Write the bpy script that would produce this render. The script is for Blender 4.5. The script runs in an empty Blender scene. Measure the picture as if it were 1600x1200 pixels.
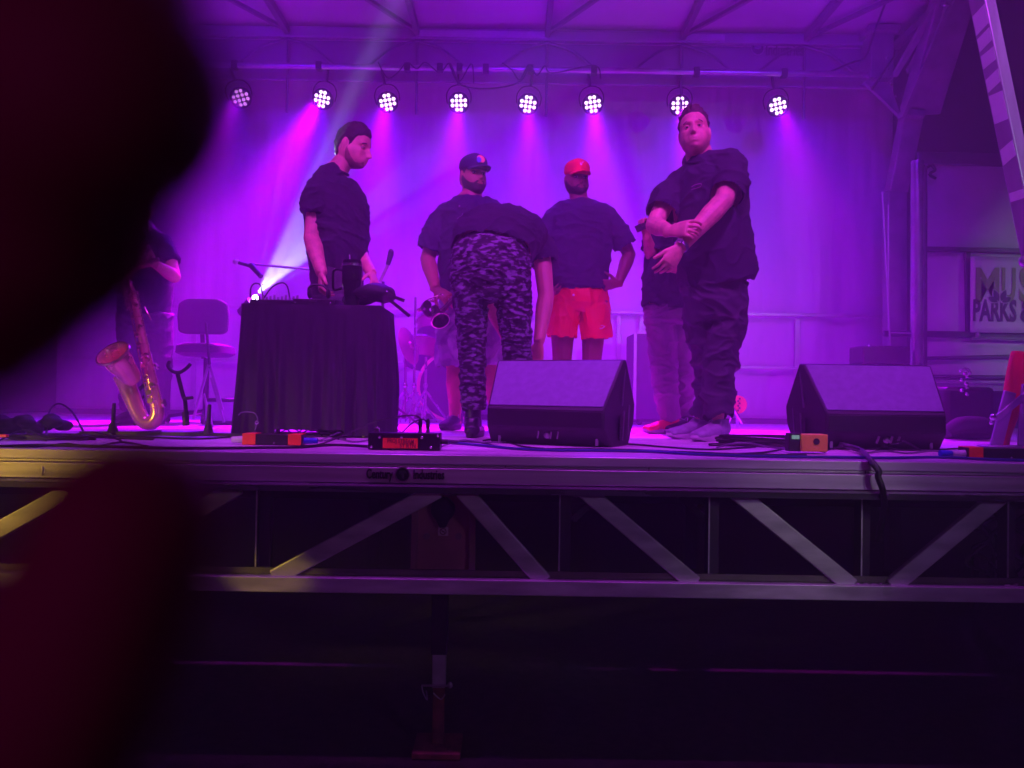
import bpy, bmesh, math, random
from mathutils import Vector, Matrix, noise
random.seed(7)
V = Vector
R = math.radians
sc = bpy.context.scene
COL = sc.collection
# ------------------------------------------------------------------ camera
FPX = 1202.0                       # focal length in pixels of the 1600 px wide photograph
H = 1.27                           # height of the stage deck above the ground
CAMZ = 1.52
cam_d = bpy.data.cameras.new('camera')
cam = bpy.data.objects.new('camera', cam_d)
COL.objects.link(cam)
CM = Matrix.Rotation(R(90.7), 3, 'X') @ Matrix.Rotation(R(0.85), 3, 'Z')
cam.matrix_world = Matrix.Translation((0, 0, CAMZ)) @ CM.to_4x4()
cam_d.sensor_width = 36
cam_d.lens = FPX / 1600 * 36
cam_d.clip_start = 0.01
cam_d.clip_end = 500
cam_d.dof.use_dof = True
cam_d.dof.focus_distance = 4.8
cam_d.dof.aperture_fstop = 4.4
sc.camera = cam
# ------------------------------------------------------------------ world and lights
world = bpy.data.worlds.new('World')
sc.world = world
world.use_nodes = True
bg = world.node_tree.nodes['Background']
bg.inputs[0].default_value = (0.30, 0.02, 0.42, 1)
bg.inputs[1].default_value = 0.004
sc.view_settings.view_transform = 'Standard'
sc.view_settings.look = 'None'
sc.view_settings.exposure = 0
sc.view_settings.gamma = 1
sc.cycles.use_denoising = True
sc.cycles.volume_bounces = 1
sc.cycles.max_bounces = 5
sc.cycles.diffuse_bounces = 3
sc.cycles.glossy_bounces = 3
sc.cycles.transmission_bounces = 3
sc.cycles.sample_clamp_indirect = 4

def P(px, py, d):
    """world point on the line of sight of a photo pixel, d metres in front of the camera plane"""
    v = CM @ V(((px - 800) / FPX, (600 - py) / FPX, -1))
    return V((0, 0, CAMZ)) + v * (d / v.y)

def FL(px, py, z=H):
    v = CM @ V(((px - 800) / FPX, (600 - py) / FPX, -1))
    return V((0, 0, CAMZ)) + v * ((z - CAMZ) / v.z)

def PX(px, d, z):
    """world point at depth d and height z that stands in the photo's column px"""
    a = P(px, 600, d); b = P(px, 400, d)
    t = (z - a.z) / (b.z - a.z)
    return a.lerp(b, t)

def spot(name, loc, target, color, watts, angle, blend=0.6, size=0.05):
    l = bpy.data.lights.new(name, 'SPOT')
    l.color = color; l.energy = watts; l.spot_size = R(angle); l.spot_blend = blend
    l.shadow_soft_size = size
    o = bpy.data.objects.new(name, l)
    COL.objects.link(o)
    o.location = loc
    o.rotation_euler = (V(target) - V(loc)).to_track_quat('-Z', 'Y').to_euler()
    return o

PARD = 6.6
PARPX = [(376, 153), (504, 155), (606, 160), (717, 161), (825, 163), (926, 163), (1062, 165), (1215, 166)]
PARS = [P(x, y, PARD) for x, y in PARPX]
LW = dict(front=430, mag=1350, blue=500, back=165)
# the eight pars of the rear pipe: a magenta core and a wide violet spill each
for i, p in enumerate(PARS):
    aim = [(-0.25, -1.2), (-0.75, -1.1), (-0.05, -1.2), (-.05, -1.2), (.05, -1.2), (.05, -1.2), (.1, -1.2), (.1, -1.3)][i]
    k = [0.6, 2.2, 1, .8, .7, 1, 1.1, .5][i]
    spot('par_beam', p + V((0, -.10, -.03)), p + V((aim[0], aim[1], -2.4)), (.95, 0.0, 1.0), LW['mag'] * k, 34, 1.0, .05)
    spot('par_spill', p + V((0, -.10, -.03)), p + V((aim[0] * .4, -.75, -1.6)), (.17, 0.0, 1), LW['blue'] * (.6 + .4 * k), 74, 1.0, .05)
# wash from the front truss above the audience edge
for x, k in ((-2.6, .25), (-0.9, 1.6), (0.9, 1.15), (2.6, .6)):
    spot('front_wash', (x, 2.3, 4.6), (x * .75, 5.0, 1.6), (.60, .035, 1.0), LW['front'] * k, 70, .5, .06)
for x, k in ((-2.2, .6), (0, 1.1), (2.2, .7)):
    spot('backdrop_fill', (x, 4.2, 4.3), (x * .9, 7.3, 2.3), (.18, 0.0, 1.0), LW['back'] * k, 84, .9, .08)  # added without a fixture to brighten the backdrop
    spot('upper_backdrop_fill', (x, 4.8, 4.35), (x, 7.3, 3.75), (.10, 0.0, 1.0), 60, 95, .9, .08)  # added blue fill for the upper part of the backdrop
# dim reddish point light added behind the camera to lift the near hand
pl = bpy.data.lights.new('hand_fill', 'POINT'); pl.color = (1, .04, .75); pl.energy = 13.0; pl.shadow_soft_size = .3
po = bpy.data.objects.new('hand_fill', pl); COL.objects.link(po); po.location = (-1.2, -2.4, 2.1)
# warm lamp of the street far to the left
spot('street_warm', (-4.6, 0.6, 1.9), (-2.25, 3.05, 1.2), (1, .60, .07), 420, 22, 1.0, .06)
spot('brace_spot', (-4.6, 0.6, 1.7), P(424, 897, 3.1), (1, .65, .08), 420, 3.2, .8, .02)  # extra narrow spot by the warm lamp, makes the brace foot patch
spot('brace_spot', (3.4, -0.4, 2.6), P(1240, 850, 3.1), (.9, .75, .9), 120, 12, 1.0, .06)  # spot from the right onto a girder brace
spot('girder_fill', (3.4, -1.6, 2.4), (0.3, 3.05, 0.95), (.60, .34, 1), 110, 44, 1.0, .1)  # added violet fill for the girder front, no known lamp
spot('street_white', (5.6, 0.2, 3.2), (4.9, 6.2, 2.3), (.66, .80, .90), 330, 25, .7, .1)
spot('street_white', (4.2, -0.6, 3.0), (2.55, 3.9, 2.9), (.66, .80, 1), 260, 26, .9, .1)

# ------------------------------------------------------------------ materials
MATS = {}
def mat(name, col, rough=.6, metal=0., var=.18, scale=7., bump=0., bscale=90., col2=None, emit=None, stretch=(1, 1, 1), spec=.5, sss=0, thr=None):
    if name in MATS: return MATS[name]
    m = bpy.data.materials.new(name); m.use_nodes = True
    nt = m.node_tree; n = nt.nodes; L = nt.links
    b = n['Principled BSDF']
    b.inputs['Roughness'].default_value = rough
    b.inputs['Metallic'].default_value = metal
    b.inputs['Specular IOR Level'].default_value = spec
    tc = n.new('ShaderNodeTexCoord'); mp = n.new('ShaderNodeMapping')
    mp.inputs['Scale'].default_value = stretch
    L.new(tc.outputs['Object'], mp.inputs[0])
    nz = n.new('ShaderNodeTexNoise'); nz.inputs['Scale'].default_value = scale; nz.inputs['Detail'].default_value = 6
    L.new(mp.outputs[0], nz.inputs['Vector'])
    cr = n.new('ShaderNodeValToRGB')
    c2 = col2 or tuple(c * (1 - var) for c in col)
    c1 = col if col2 else tuple(min(1, c * (1 + var)) for c in col)
    lo, hi = thr or (.35, .65)
    cr.color_ramp.elements[0].position = lo; cr.color_ramp.elements[1].position = hi
    cr.color_ramp.elements[0].color = (*c2, 1); cr.color_ramp.elements[1].color = (*c1, 1)
    L.new(nz.outputs[0], cr.inputs[0]); L.new(cr.outputs[0], b.inputs['Base Color'])
    mr = n.new('ShaderNodeMapRange')
    mr.inputs['To Min'].default_value = max(.03, rough - .1); mr.inputs['To Max'].default_value = min(1, rough + .12)
    L.new(nz.outputs[0], mr.inputs[0]); L.new(mr.outputs[0], b.inputs['Roughness'])
    if bump:
        nb = n.new('ShaderNodeTexNoise'); nb.inputs['Scale'].default_value = bscale; nb.inputs['Detail'].default_value = 4
        L.new(mp.outputs[0], nb.inputs['Vector'])
        bp = n.new('ShaderNodeBump'); bp.inputs['Strength'].default_value = bump; bp.inputs['Distance'].default_value = .01
        L.new(nb.outputs[0], bp.inputs['Height']); L.new(bp.outputs[0], b.inputs['Normal'])
    if sss:
        b.inputs['Subsurface Weight'].default_value = sss
        b.inputs['Subsurface Radius'].default_value = (.02, .007, .004)
        b.inputs['Subsurface Scale'].default_value = .5
    if emit:
        b.inputs['Emission Color'].default_value = (*emit[0], 1); b.inputs['Emission Strength'].default_value = emit[1]
        m.cycles.emission_sampling = 'NONE'
    MATS[name] = m
    return m

# ------------------------------------------------------------------ mesh helpers
def rootloc(p):
    while p.parent: p = p.parent
    return p.location.copy()

def spline(pts, n=6):
    """Catmull-Rom through tuples (Vector, *values)"""
    pts = [(V(p[0]), *p[1:]) for p in pts]
    if len(pts) < 3 or n <= 1: return pts
    out = []
    for i in range(len(pts) - 1):
        q = [pts[max(0, i - 1)], pts[i], pts[i + 1], pts[min(len(pts) - 1, i + 2)]]
        for k in range(n):
            t = k / n
            def cr(a, b, c, d): return .5 * ((2 * b) + (c - a) * t + (2 * a - 5 * b + 4 * c - d) * t * t + (3 * b - a - 3 * c + d) * t ** 3)
            row = [cr(*[z[j] for z in q]) if j == 0 else (q[1][j] * (1 - t) + q[2][j] * t) for j in range(len(pts[0]))]
            out.append(tuple(row))
    out.append(pts[-1])
    return out

class MB:
    def __init__(s, M=None):
        s.v = []; s.f = []; s.ends = []; s.M = M or Matrix.Identity(4)
    def add(s, vs, fs):
        k = len(s.v)
        s.v += [s.M @ V(v) for v in vs]
        s.f += [tuple(k + i for i in f) for f in fs]
        return s
    def box(s, c, size, rot=None):
        c = V(c); h = V(size) / 2
        vs = []
        for x in (-1, 1):
            for y in (-1, 1):
                for z in (-1, 1):
                    w = V((x * h.x, y * h.y, z * h.z))
                    if rot is not None: w = rot @ w
                    vs.append(c + w)
        return s.add(vs, [(0, 1, 3, 2), (4, 6, 7, 5), (0, 4, 5, 1), (2, 3, 7, 6), (0, 2, 6, 4), (1, 5, 7, 3)])
    def box2(s, a, b):
        a = V(a); b = V(b); return s.box((a + b) / 2, (abs(b.x - a.x), abs(b.y - a.y), abs(b.z - a.z)))
    def bar(s, a, b, w, h, up=(0, 0, 1)):
        """rectangular bar from a to b; h along up"""
        a = V(a); b = V(b); t = (b - a).normalized(); u = V(up); u = (u - t * u.dot(t)).normalized(); r = t.cross(u)
        vs = [p + r * i * w / 2 + u * j * h / 2 for p in (a, b) for i, j in ((-1, -1), (1, -1), (1, 1), (-1, 1))]
        return s.add(vs, [(0, 1, 2, 3), (7, 6, 5, 4), (0, 4, 5, 1), (1, 5, 6, 2), (2, 6, 7, 3), (3, 7, 4, 0)])
    def loft(s, secs, side=(1, 0, 0), n=12, sub=4, cap=True, pw=2.0):
        """secs: (point, a, b): ellipse a along side, b across; superellipse power pw"""
        secs = [(x[0], x[1], x[2] if len(x) > 2 else x[1]) for x in secs]
        S = spline(secs, sub)
        s.ends.append(((S[0][0], (S[0][0] - S[1][0]).normalized(), max(S[0][1:])), (S[-1][0], (S[-1][0] - S[-2][0]).normalized(), max(S[-1][1:]))))
        m = len(S); vs = []
        pr = None
        for i, (c, a, b) in enumerate(S):
            t = (S[min(m - 1, i + 1)][0] - S[max(0, i - 1)][0])
            if t.length < 1e-9: t = V((0, 0, 1))
            t.normalize()
            sd = V(side) if pr is None else (pr * .6 + V(side) * .4 if abs(V(side).dot(t)) < .9 else pr)
            sd = sd - t * sd.dot(t)
            if sd.length < 1e-3: sd = t.orthogonal()
            sd.normalize(); pr = sd; u = t.cross(sd)
            for k in range(n):
                an = 2 * math.pi * k / n; ca, sa = math.cos(an), math.sin(an)
                e = 2 / pw
                vs.append(c + sd * (a * math.copysign(abs(ca) ** e, ca)) + u * (b * math.copysign(abs(sa) ** e, sa)))
        fs = [(i * n + k, i * n + (k + 1) % n, (i + 1) * n + (k + 1) % n, (i + 1) * n + k) for i in range(m - 1) for k in range(n)]
        if cap: fs += [tuple(range(n - 1, -1, -1)), tuple((m - 1) * n + k for k in range(n))]
        return s.add(vs, fs)
    def tube(s, pts, r, n=8, sub=5):
        return s.loft([(p, r, r) for p in pts], n=n, sub=sub)
    def cyl(s, a, b, r, r2=None, n=20):
        return s.loft([(a, r, r), (b, r2 if r2 is not None else r, r2 if r2 is not None else r)], side=(V(b) - V(a)).orthogonal(), n=n, sub=1)
    def ell(s, c, r, rot=None, n=16, m=10):
        c = V(c); vs = [c + (rot @ V((0, 0, -r[2])) if rot else V((0, 0, -r[2])))]
        for i in range(1, m):
            ph = -math.pi / 2 + math.pi * i / m
            for k in range(n):
                th = 2 * math.pi * k / n
                w = V((r[0] * math.cos(ph) * math.cos(th), r[1] * math.cos(ph) * math.sin(th), r[2] * math.sin(ph)))
                vs.append(c + (rot @ w if rot else w))
        w = V((0, 0, r[2])); vs.append(c + (rot @ w if rot else w))
        fs = [(0, 1 + (k + 1) % n, 1 + k) for k in range(n)]
        for i in range(m - 2):
            for k in range(n):
                a = 1 + i * n + k; b = 1 + i * n + (k + 1) % n
                fs.append((a, b, b + n, a + n))
        t = len(vs) - 1; o = 1 + (m - 2) * n
        fs += [(o + k, o + (k + 1) % n, t) for k in range(n)]
        return s.add(vs, fs)
    def lathe(s, prof, c=(0, 0, 0), rot=None, n=28, closed=False):
        """prof: (radius, height) list revolved round local z"""
        c = V(c); vs = []
        for r, z in prof:
            for k in range(n):
                a = 2 * math.pi * k / n
                w = V((r * math.cos(a), r * math.sin(a), z)); vs.append(c + (rot @ w if rot else w))
        m = len(prof)
        fs = [(i * n + k, i * n + (k + 1) % n, (i + 1) * n + (k + 1) % n, (i + 1) * n + k) for i in range(m - 1) for k in range(n)]
        if closed: fs += [tuple(range(n - 1, -1, -1)), tuple((m - 1) * n + k for k in range(n))]
        return s.add(vs, fs)
    def prism(s, poly, a, b):
        """poly: 3D points (planar), extruded from offset a to offset b (Vectors)"""
        n = len(poly); a = V(a); b = V(b)
        vs = [V(p) + a for p in poly] + [V(p) + b for p in poly]
        return s.add(vs, [tuple(range(n - 1, -1, -1)), tuple(range(n, 2 * n))] + [(i, (i + 1) % n, n + (i + 1) % n, n + i) for i in range(n)])
    def mesh(s, name):
        me = bpy.data.meshes.new(name); me.from_pydata([tuple(v) for v in s.v], [], s.f)
        bm = bmesh.new(); bm.from_mesh(me); bmesh.ops.recalc_face_normals(bm, faces=bm.faces); bm.to_mesh(me); bm.free()
        return me
    def build(s, name, m, parent=None, smooth=True, bevel=0, angle=38):
        if parent is not None:
            o_ = rootloc(parent); s.v = [v - o_ for v in s.v]
        me = s.mesh(name)
        if smooth:
            me.polygons.foreach_set('use_smooth', [True] * len(me.polygons))
            bm = bmesh.new(); bm.from_mesh(me)
            for e in bm.edges:
                if len(e.link_faces) == 2 and e.calc_face_angle(0) > R(angle): e.smooth = False
            bm.to_mesh(me); bm.free()
        return link(name, me, m, parent, bevel)

def link(name, me, m, parent=None, bevel=0):
    me.materials.clear(); me.materials.append(m)
    o = bpy.data.objects.new(name, me); COL.objects.link(o)
    if parent is not None: o.parent = parent
    if bevel:
        b = o.modifiers.new('bevel', 'BEVEL'); b.width = bevel; b.segments = 2; b.limit_method = 'ANGLE'; b.angle_limit = R(40)
    return o

def fuse(mb, name, m, parent=None, voxel=.006, smooth=3, disp=None, cut=()):
    """melt overlapping volumes into one continuous skin"""
    if parent is not None:
        o_ = rootloc(parent)
    else: o_ = V((0, 0, 0))
    me = mb.mesh('tmp'); t = bpy.data.objects.new('tmp', me); COL.objects.link(t)
    md = t.modifiers.new('r', 'REMESH'); md.mode = 'VOXEL'; md.voxel_size = voxel; md.adaptivity = 0
    if smooth:
        sm = t.modifiers.new('s', 'SMOOTH'); sm.factor = .5; sm.iterations = smooth
    dg = bpy.context.evaluated_depsgraph_get()
    out = bpy.data.meshes.new_from_object(t.evaluated_get(dg))
    bpy.data.objects.remove(t); bpy.data.meshes.remove(me)
    if disp:
        nn = [v.normal.copy() for v in out.vertices]
        for v, q in zip(out.vertices, nn): v.co = disp(v.co.copy(), q)
    if cut:
        bm = bmesh.new(); bm.from_mesh(out); bm.normal_update(); kill = set()
        for li, en in cut:
            p, n_, r_ = mb.ends[li][en]
            for v in bm.verts:
                q = v.co - p
                ax = q.dot(n_)
                if -.02 < ax < .03 and (q - n_ * ax).length < r_ * .97 and v.normal.dot(n_) > .3: kill.add(v)
        bmesh.ops.delete(bm, geom=list(kill), context='VERTS'); bm.to_mesh(out); bm.free()
    if o_.length:
        for v in out.vertices: v.co -= o_
    out.name = name
    out.polygons.foreach_set('use_smooth', [True] * len(out.polygons))
    return link(name, out, m, parent)

def tag(o, label=None, cat=None, group=None, kind=None):
    if label: o['label'] = label
    if cat: o['category'] = cat
    if group: o['group'] = group
    if kind: o['kind'] = kind
    return o

def thing(name, label, cat, loc=(0, 0, 0), group=None):
    o = bpy.data.objects.new(name, None); COL.objects.link(o); o.location = loc
    o.empty_display_size = .1
    return tag(o, label, cat, group)

def copy_thing(root, loc, rot=None, label=None):
    c = root.copy(); COL.objects.link(c); c.location = loc
    if rot is not None: c.rotation_euler = rot
    if label: c['label'] = label
    for ch in list(root.children):
        d = ch.copy(); COL.objects.link(d); d.parent = c
        for g in list(ch.children):
            e = g.copy(); COL.objects.link(e); e.parent = d
    return c

def text(s, size, name, m, parent, M, depth=.002, xs=1, offset=0, center=True):
    """text facing -Y when M is a translation; M places the local xz-plane"""
    cu = bpy.data.curves.new('t', 'FONT'); cu.body = s; cu.size = size; cu.extrude = depth; cu.offset = offset
    cu.align_x = 'CENTER' if center else 'LEFT'; cu.align_y = 'CENTER'; cu.resolution_u = 3
    t = bpy.data.objects.new('t', cu); COL.objects.link(t)
    me = bpy.data.meshes.new_from_object(t.evaluated_get(bpy.context.evaluated_depsgraph_get()))
    bpy.data.objects.remove(t)
    o_ = rootloc(parent) if parent else V((0, 0, 0))
    T = M @ Matrix.Rotation(R(90), 4, 'X') @ Matrix.Diagonal((xs, 1, 1, 1))
    for v in me.vertices: v.co = T @ v.co - o_
    me.name = name
    return link(name, me, m, parent)
# ------------------------------------------------------------------ shared materials
ALU = mat('brushed_aluminium', (.58, .54, .58), .36, .55, .12, 3, .05, 60, stretch=(.5, 8, 14))
ALU_D = mat('dull_aluminium', (.55, .52, .56), .45, .45, .2, 5, .08, 80, stretch=(1, 4, 4))
DECKM = mat('deck_plywood', (.62, .56, .62), .42, 0, .22, 3.5, .12, 70, stretch=(.4, 3, 1))
BLK = mat('black_metal', (.02, .02, .022), .45, .3, .2)
BLKP = mat('black_plastic', (.018, .018, .02), .4, 0, .2)
RUB = mat('black_rubber', (.012, .012, .014), .55, 0, .2)
CHR = mat('chrome', (.75, .73, .76), .18, 1, .05)
GAL = mat('galvanised_steel', (.38, .38, .40), .45, .8, .2, 12)
PAINTD = mat('dark_steel_paint', (.045, .035, .045), .6, .1, .3, 6)
REDP = mat('red_oxide_paint', (.36, .15, .15), .65, 0, .25, 5, .1)
ORT = mat('orange_tape', (.95, .10, .02), .5, 0, .08, 30)
WHT = mat('white_vinyl', (.62, .60, .64), .55, 0, .10, 2.2, .15, 12)
ROOFM = mat('white_roof_skin', (.40, .37, .42), .6, 0, .14, 1.1, .1, 14)
CLOTHW = mat('pale_backdrop_cloth', (.55, .52, .58), .8, 0, .10, 1.5, .2, 30, stretch=(2, 2, .5))
# ------------------------------------------------------------------ ground
g = MB(); N = 60
for i in range(N + 1):
    for j in range(N + 1):
        x = -40 + 80 * i / N; y = -12 + 62 * j / N
        g.v.append(V((x, y, -.004 + .012 * noise.noise(V((x * .7, y * .7, 0))))))
g.f = [(i * (N + 1) + j, (i + 1) * (N + 1) + j, (i + 1) * (N + 1) + j + 1, i * (N + 1) + j + 1) for i in range(N) for j in range(N)]
tag(g.build('ground', mat('dark_turf', (.035, .04, .02), .9, 0, .5, 18, .5, 60)), kind='structure')
# ------------------------------------------------------------------ mobile stage: deck and its front girder
FY = 3.05                                          # front edge of the deck
stage = thing('mobile_stage', 'long aluminium mobile stage deck with braced girder front on a steel leg', 'stage', (0, FY, 0))
XL, XR, YB = -4.6, 4.6, 7.45
# deck sheets with one open seam that lets light fall to the ground
deck = MB()
YS = 4.98
deck.box2((XL, FY + .05, H - .03), (XR, YS, H))
deck.box2((XL, YS + .024, H - .03), (XR, YB, H))
deck.box2((XL, YS, H - .03), (-1.62, YS + .024, H)); deck.box2((-.95, YS, H - .03), (.75, YS + .024, H)); deck.box2((2.3, YS, H - .03), (XR, YS + .024, H))
deck.build('deck', DECKM, stage)
ledge = MB(); ledge.box2((XL, FY - .004, H - .036), (XR, FY + .0485, H + .003))
ledge.build('edge_trim', mat('worn_light_trim', (.72, .66, .74), .32, .35, .15, 4, stretch=(.5, 4, 4)), stage, bevel=.004)
fz = lambda py: P(800, py, FY).z
f1 = MB(); f1.box2((XL, FY, fz(732)), (XR, FY + .04, H - .037)); f1.build('upper_fascia', ALU, stage, bevel=.003)
f2 = MB(); f2.box2((XL, FY - .006, fz(757)), (XR, FY + .03, fz(733))); f2.build('lower_fascia', ALU, stage, bevel=.003)
f3 = MB(); f3.prism([(0, -.022, fz(762)), (0, -.018, fz(759)), (0, .02, fz(757.5)), (0, .02, fz(772)), (0, -.010, fz(772)), (0, -.014, fz(764))], (XL, FY, 0), (XR, FY, 0))
f3.build('drip_rail', mat('polished_rail', (.55, .52, .58), .25, .9, .08, 3, stretch=(.5, 6, 6)), stage)
for px, a, b in ((790, 716, 731), (900, 717, 722), (1014, 717, 732), (130, 716, 731), (1352, 717, 732)):
    p = P(px, 720, FY); seams = MB(); seams.box2((p.x - .0015, FY - .002, fz(b)), (p.x + .0015, FY + .01, fz(a))); seams.build('seam', BLK, stage)
# bottom chord
GD = 3.10
cz0, cz1 = P(800, 929, GD).z, P(800, 905, GD).z
ch = MB(); ch.box2((XL, GD - .02, cz0), (XR, GD + .05, cz1)); ch.build('bottom_chord', ALU_D, stage, bevel=.004)
ch = MB(); ch.box2((XL, GD + .02, cz1 + .003), (XR, GD + .032, cz1 + .028)); ch.build('chord_flange', mat('dark_flange', (.16, .15, .12), .6, .5, .25), stage)  # darker strip above the chord
top = fz(771)
for px in (-95, 405, 884, 1120, 1361, 1592, 155):
    x = P(px, 840, GD).x
    m = MB(); m.box2((x - .024, GD + .035, cz1), (x - .019, GD + .10, top)); m.box2((x - .019, GD + .06, cz1), (x + .024, GD + .066, top))
    m.box2((x + .019, GD + .066, cz1), (x + .024, GD + .10, top))
    pst = m.build('post', mat('post_dark', (.045, .035, .05), .5, .3, .2, 6), stage)
    m = MB(); m.box2((x - .026, GD + .030, cz1), (x - .0205, GD + .034, top)); m.build('post_edge', ALU_D, pst)
def brace(ax, ay, bx, by, w=.068, d=GD):
    a = P(ax, ay, d + .02); b = P(bx, by, d + .02)
    a.z = min(a.z, top + .01); b.z = max(b.z, cz1 - .012)
    m = MB(); m.bar(a, b, .03, w, up=(0, 0, 1)); m.build('brace', ALU_D, stage, bevel=.005)
for q in ((685, 765, 428, 912), (722, 765, 850, 915), (912, 765, 1085, 916), (1150, 768, 1330, 920), (1562, 775, 1392, 920), (372, 760, 175, 880), (112, 765, -120, 895), (1640, 775, 1800, 925), (-300, 760, -140, 895)):
    brace(*q)
for px, py in ((418, 906), (852, 908), (866, 908), (1098, 910), (1344, 914), (1372, 914), (708, 772), (690, 772), (900, 773), (1580, 914)):
    w = MB()
    for k in range(5):
        p = P(px - 8 + 4 * k, py + random.uniform(-2, 3), GD + .012); w.ell(p, (.013, .008, .006), n=8, m=5)
    w.build('weld_bead', GAL, stage)
# thin secondary struts behind
for a, b in (((940, 770), (895, 812)), ((1062, 775), (1112, 822))):
    m = MB(); m.bar(P(*a, 3.5), P(*b, 3.5), .02, .03); m.build('knee_strut', PAINTD, stage)
# centre socket box
cb = MB(); a = P(645, 905, 3.22); b = P(740, 770, 3.22); cb.box2((a.x, 3.22, a.z), (b.x, 3.35, b.z)); box_ = cb.build('socket_box', REDP, stage, bevel=.006)
for x0, x1 in ((641, 653), (732, 744)):
    m = MB(); a = P(x0, 905, 3.20); b = P(x1, 775, 3.20); m.box2((a.x, 3.195, a.z), (b.x, 3.215, b.z))
    m.build('side_flange', mat('flange_red', (.26, .13, .14), .5, .2), box_, bevel=.003)
pc = P(692, 796, 3.2)
m = MB(); m.cyl(pc + V((0, .03, 0)), pc + V((0, -.004, 0)), .050, n=32)
m.prism([pc + V((-.035, -.004, -.03)), pc + V((.035, -.004, -.03)), pc + V((.012, -.004, -.075)), pc + V((-.012, -.004, -.075))], (0, 0, 0), (0, .02, 0))
m.build('socket_hole', mat('hole_black', (.004, .004, .005), .8), box_)
pc = P(692, 831, 3.2); m = MB(); m.box(pc + V((0, .012, 0)), (.042, .004, .036)); st = m.build('warning_sticker', mat('sticker', (.5, .42, .42), .6), box_)
m = MB(); m.lathe([(.0105, -.001), (.0145, -.001), (.0145, .001), (.0105, .001), (.0105, -.001)], pc + V((0, .008, 0)), Matrix.Rotation(R(90), 3, 'X'))
m.bar(pc + V((-.009, .008, .009)), pc + V((.009, .008, -.009)), .002, .003); m.box(pc + V((0, .0085, 0)), (.012, .002, .004)); m.build('sticker_symbol', mat('sticker_ink', (.12, .03, .04), .6), box_)
for px in (666, 716):
    m = MB(); q = P(px, 839, 3.2); m.cyl(q + V((0, .02, 0)), q + V((0, .008, 0)), .014, n=20)
    m.build('bolt_cap', mat('bolt_cap', (.2, .14, .15), .5, .3), box_)
# front leg
lx = P(687, 1000, 3.3).x
leg = MB(); leg.box2((lx - .034, 3.27, P(0, 1010, 3.3).z), (lx + .034, 3.34, 1.0)); leg_o = leg.build('jack_leg', mat('leg_black', (.012, .012, .02), .6, .2), stage, bevel=.004)
z1, z2 = P(687, 1012, 3.3).z, P(687, 1072, 3.3).z
m = MB(); m.box2((lx - .028, 3.275, z2), (lx + .028, 3.33, z1 + .02)); m.build('white_sleeve', mat('leg_white', (.42, .36, .44), .5, .2, .15, 20), leg_o, bevel=.004)
m = MB(); m.box2((lx - .024, 3.28, .03), (lx + .024, 3.325, z2 + .001)); m.box((lx, 3.30, .012), (.2, .2, .024)); m.build('rusty_foot', mat('rust', (.20, .07, .05), .85, .1, .4, 25, .3), leg_o, bevel=.003)
m = MB(); zc = z2 + .015
m.cyl((lx - .07, 3.265, zc), (lx + .055, 3.265, zc), .005, n=10); m.tube([(lx - .07, 3.265, zc), (lx - .062, 3.26, zc - .03), (lx - .045, 3.262, zc - .06), (lx - .05, 3.26, zc - .02)], .003)
m.tube([(lx - .02, 3.262, zc - .03), (lx + .012, 3.26, zc - .055), (lx + .03, 3.262, zc - .035)], .003); m.ell((lx + .05, 3.262, zc + .004), (.012, .008, .014)); m.build('locking_pin', GAL, leg_o)
# rear legs and trailer undercarriage (dark, behind)
for x in (-3.4, 3.4, -1.2, 1.6):
    m = MB(); m.box2((x - .05, 6.8, 0), (x + .05, 6.9, H - .03)); m.build('rear_leg', PAINTD, stage)
m = MB(); m.box2((XL, 4.2, .93), (XR, 4.28, 1.05)); m.box2((XL, 6.0, .93), (XR, 6.08, 1.05)); m.build('under_beam', PAINTD, stage)
# maker lettering on the fascia
LET = mat('raised_black_letter', (.010, .008, .012), .35, .2)
a = P(593, 741, FY - .012); text('Century', .052, 'lettering', LET, stage, Matrix.Translation(a), .006, .60, .001)
a = P(670, 742, FY - .012); text('Industries', .052, 'lettering', LET, stage, Matrix.Translation(a), .006, .60, .001)
c = P(629, 741.5, FY - .010)
rx = Matrix.Rotation(R(90), 3, 'X')
m = MB(); m.lathe([(.0265, -.004), (.0305, -.004), (.0305, .008), (.0265, .008), (.0265, -.004)], c, rx, n=40); em = m.build('emblem_ring', mat('ring_metal', (.3, .27, .33), .3, .8), stage)
m = MB(); m.cyl(c + V((0, .006, 0)), c + V((0, 0, 0)), .026, n=32); m.build('emblem_disc', LET, em)
m = MB(); m.prism([c + V(q) for q in ((-.014, 0, .014), (.008, 0, .016), (.018, 0, .006), (.004, 0, .004), (.006, 0, -.014), (-.002, 0, -.016), (-.004, 0, .002), (-.013, 0, .004))], (0, -.0035, 0), (0, .002, 0)); m.build('emblem_figure', mat('emblem_grey', (.09, .07, .11), .5), em)
# weld scar at far left of the fascia
a = P(66, 736, FY - .008); m = MB(); m.ell(a, (.006, .004, .018)); m.lathe([(.006, 0), (.011, .001), (.012, .0)], a, rx); m.build('drain_scar', ALU_D, stage)
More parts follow.
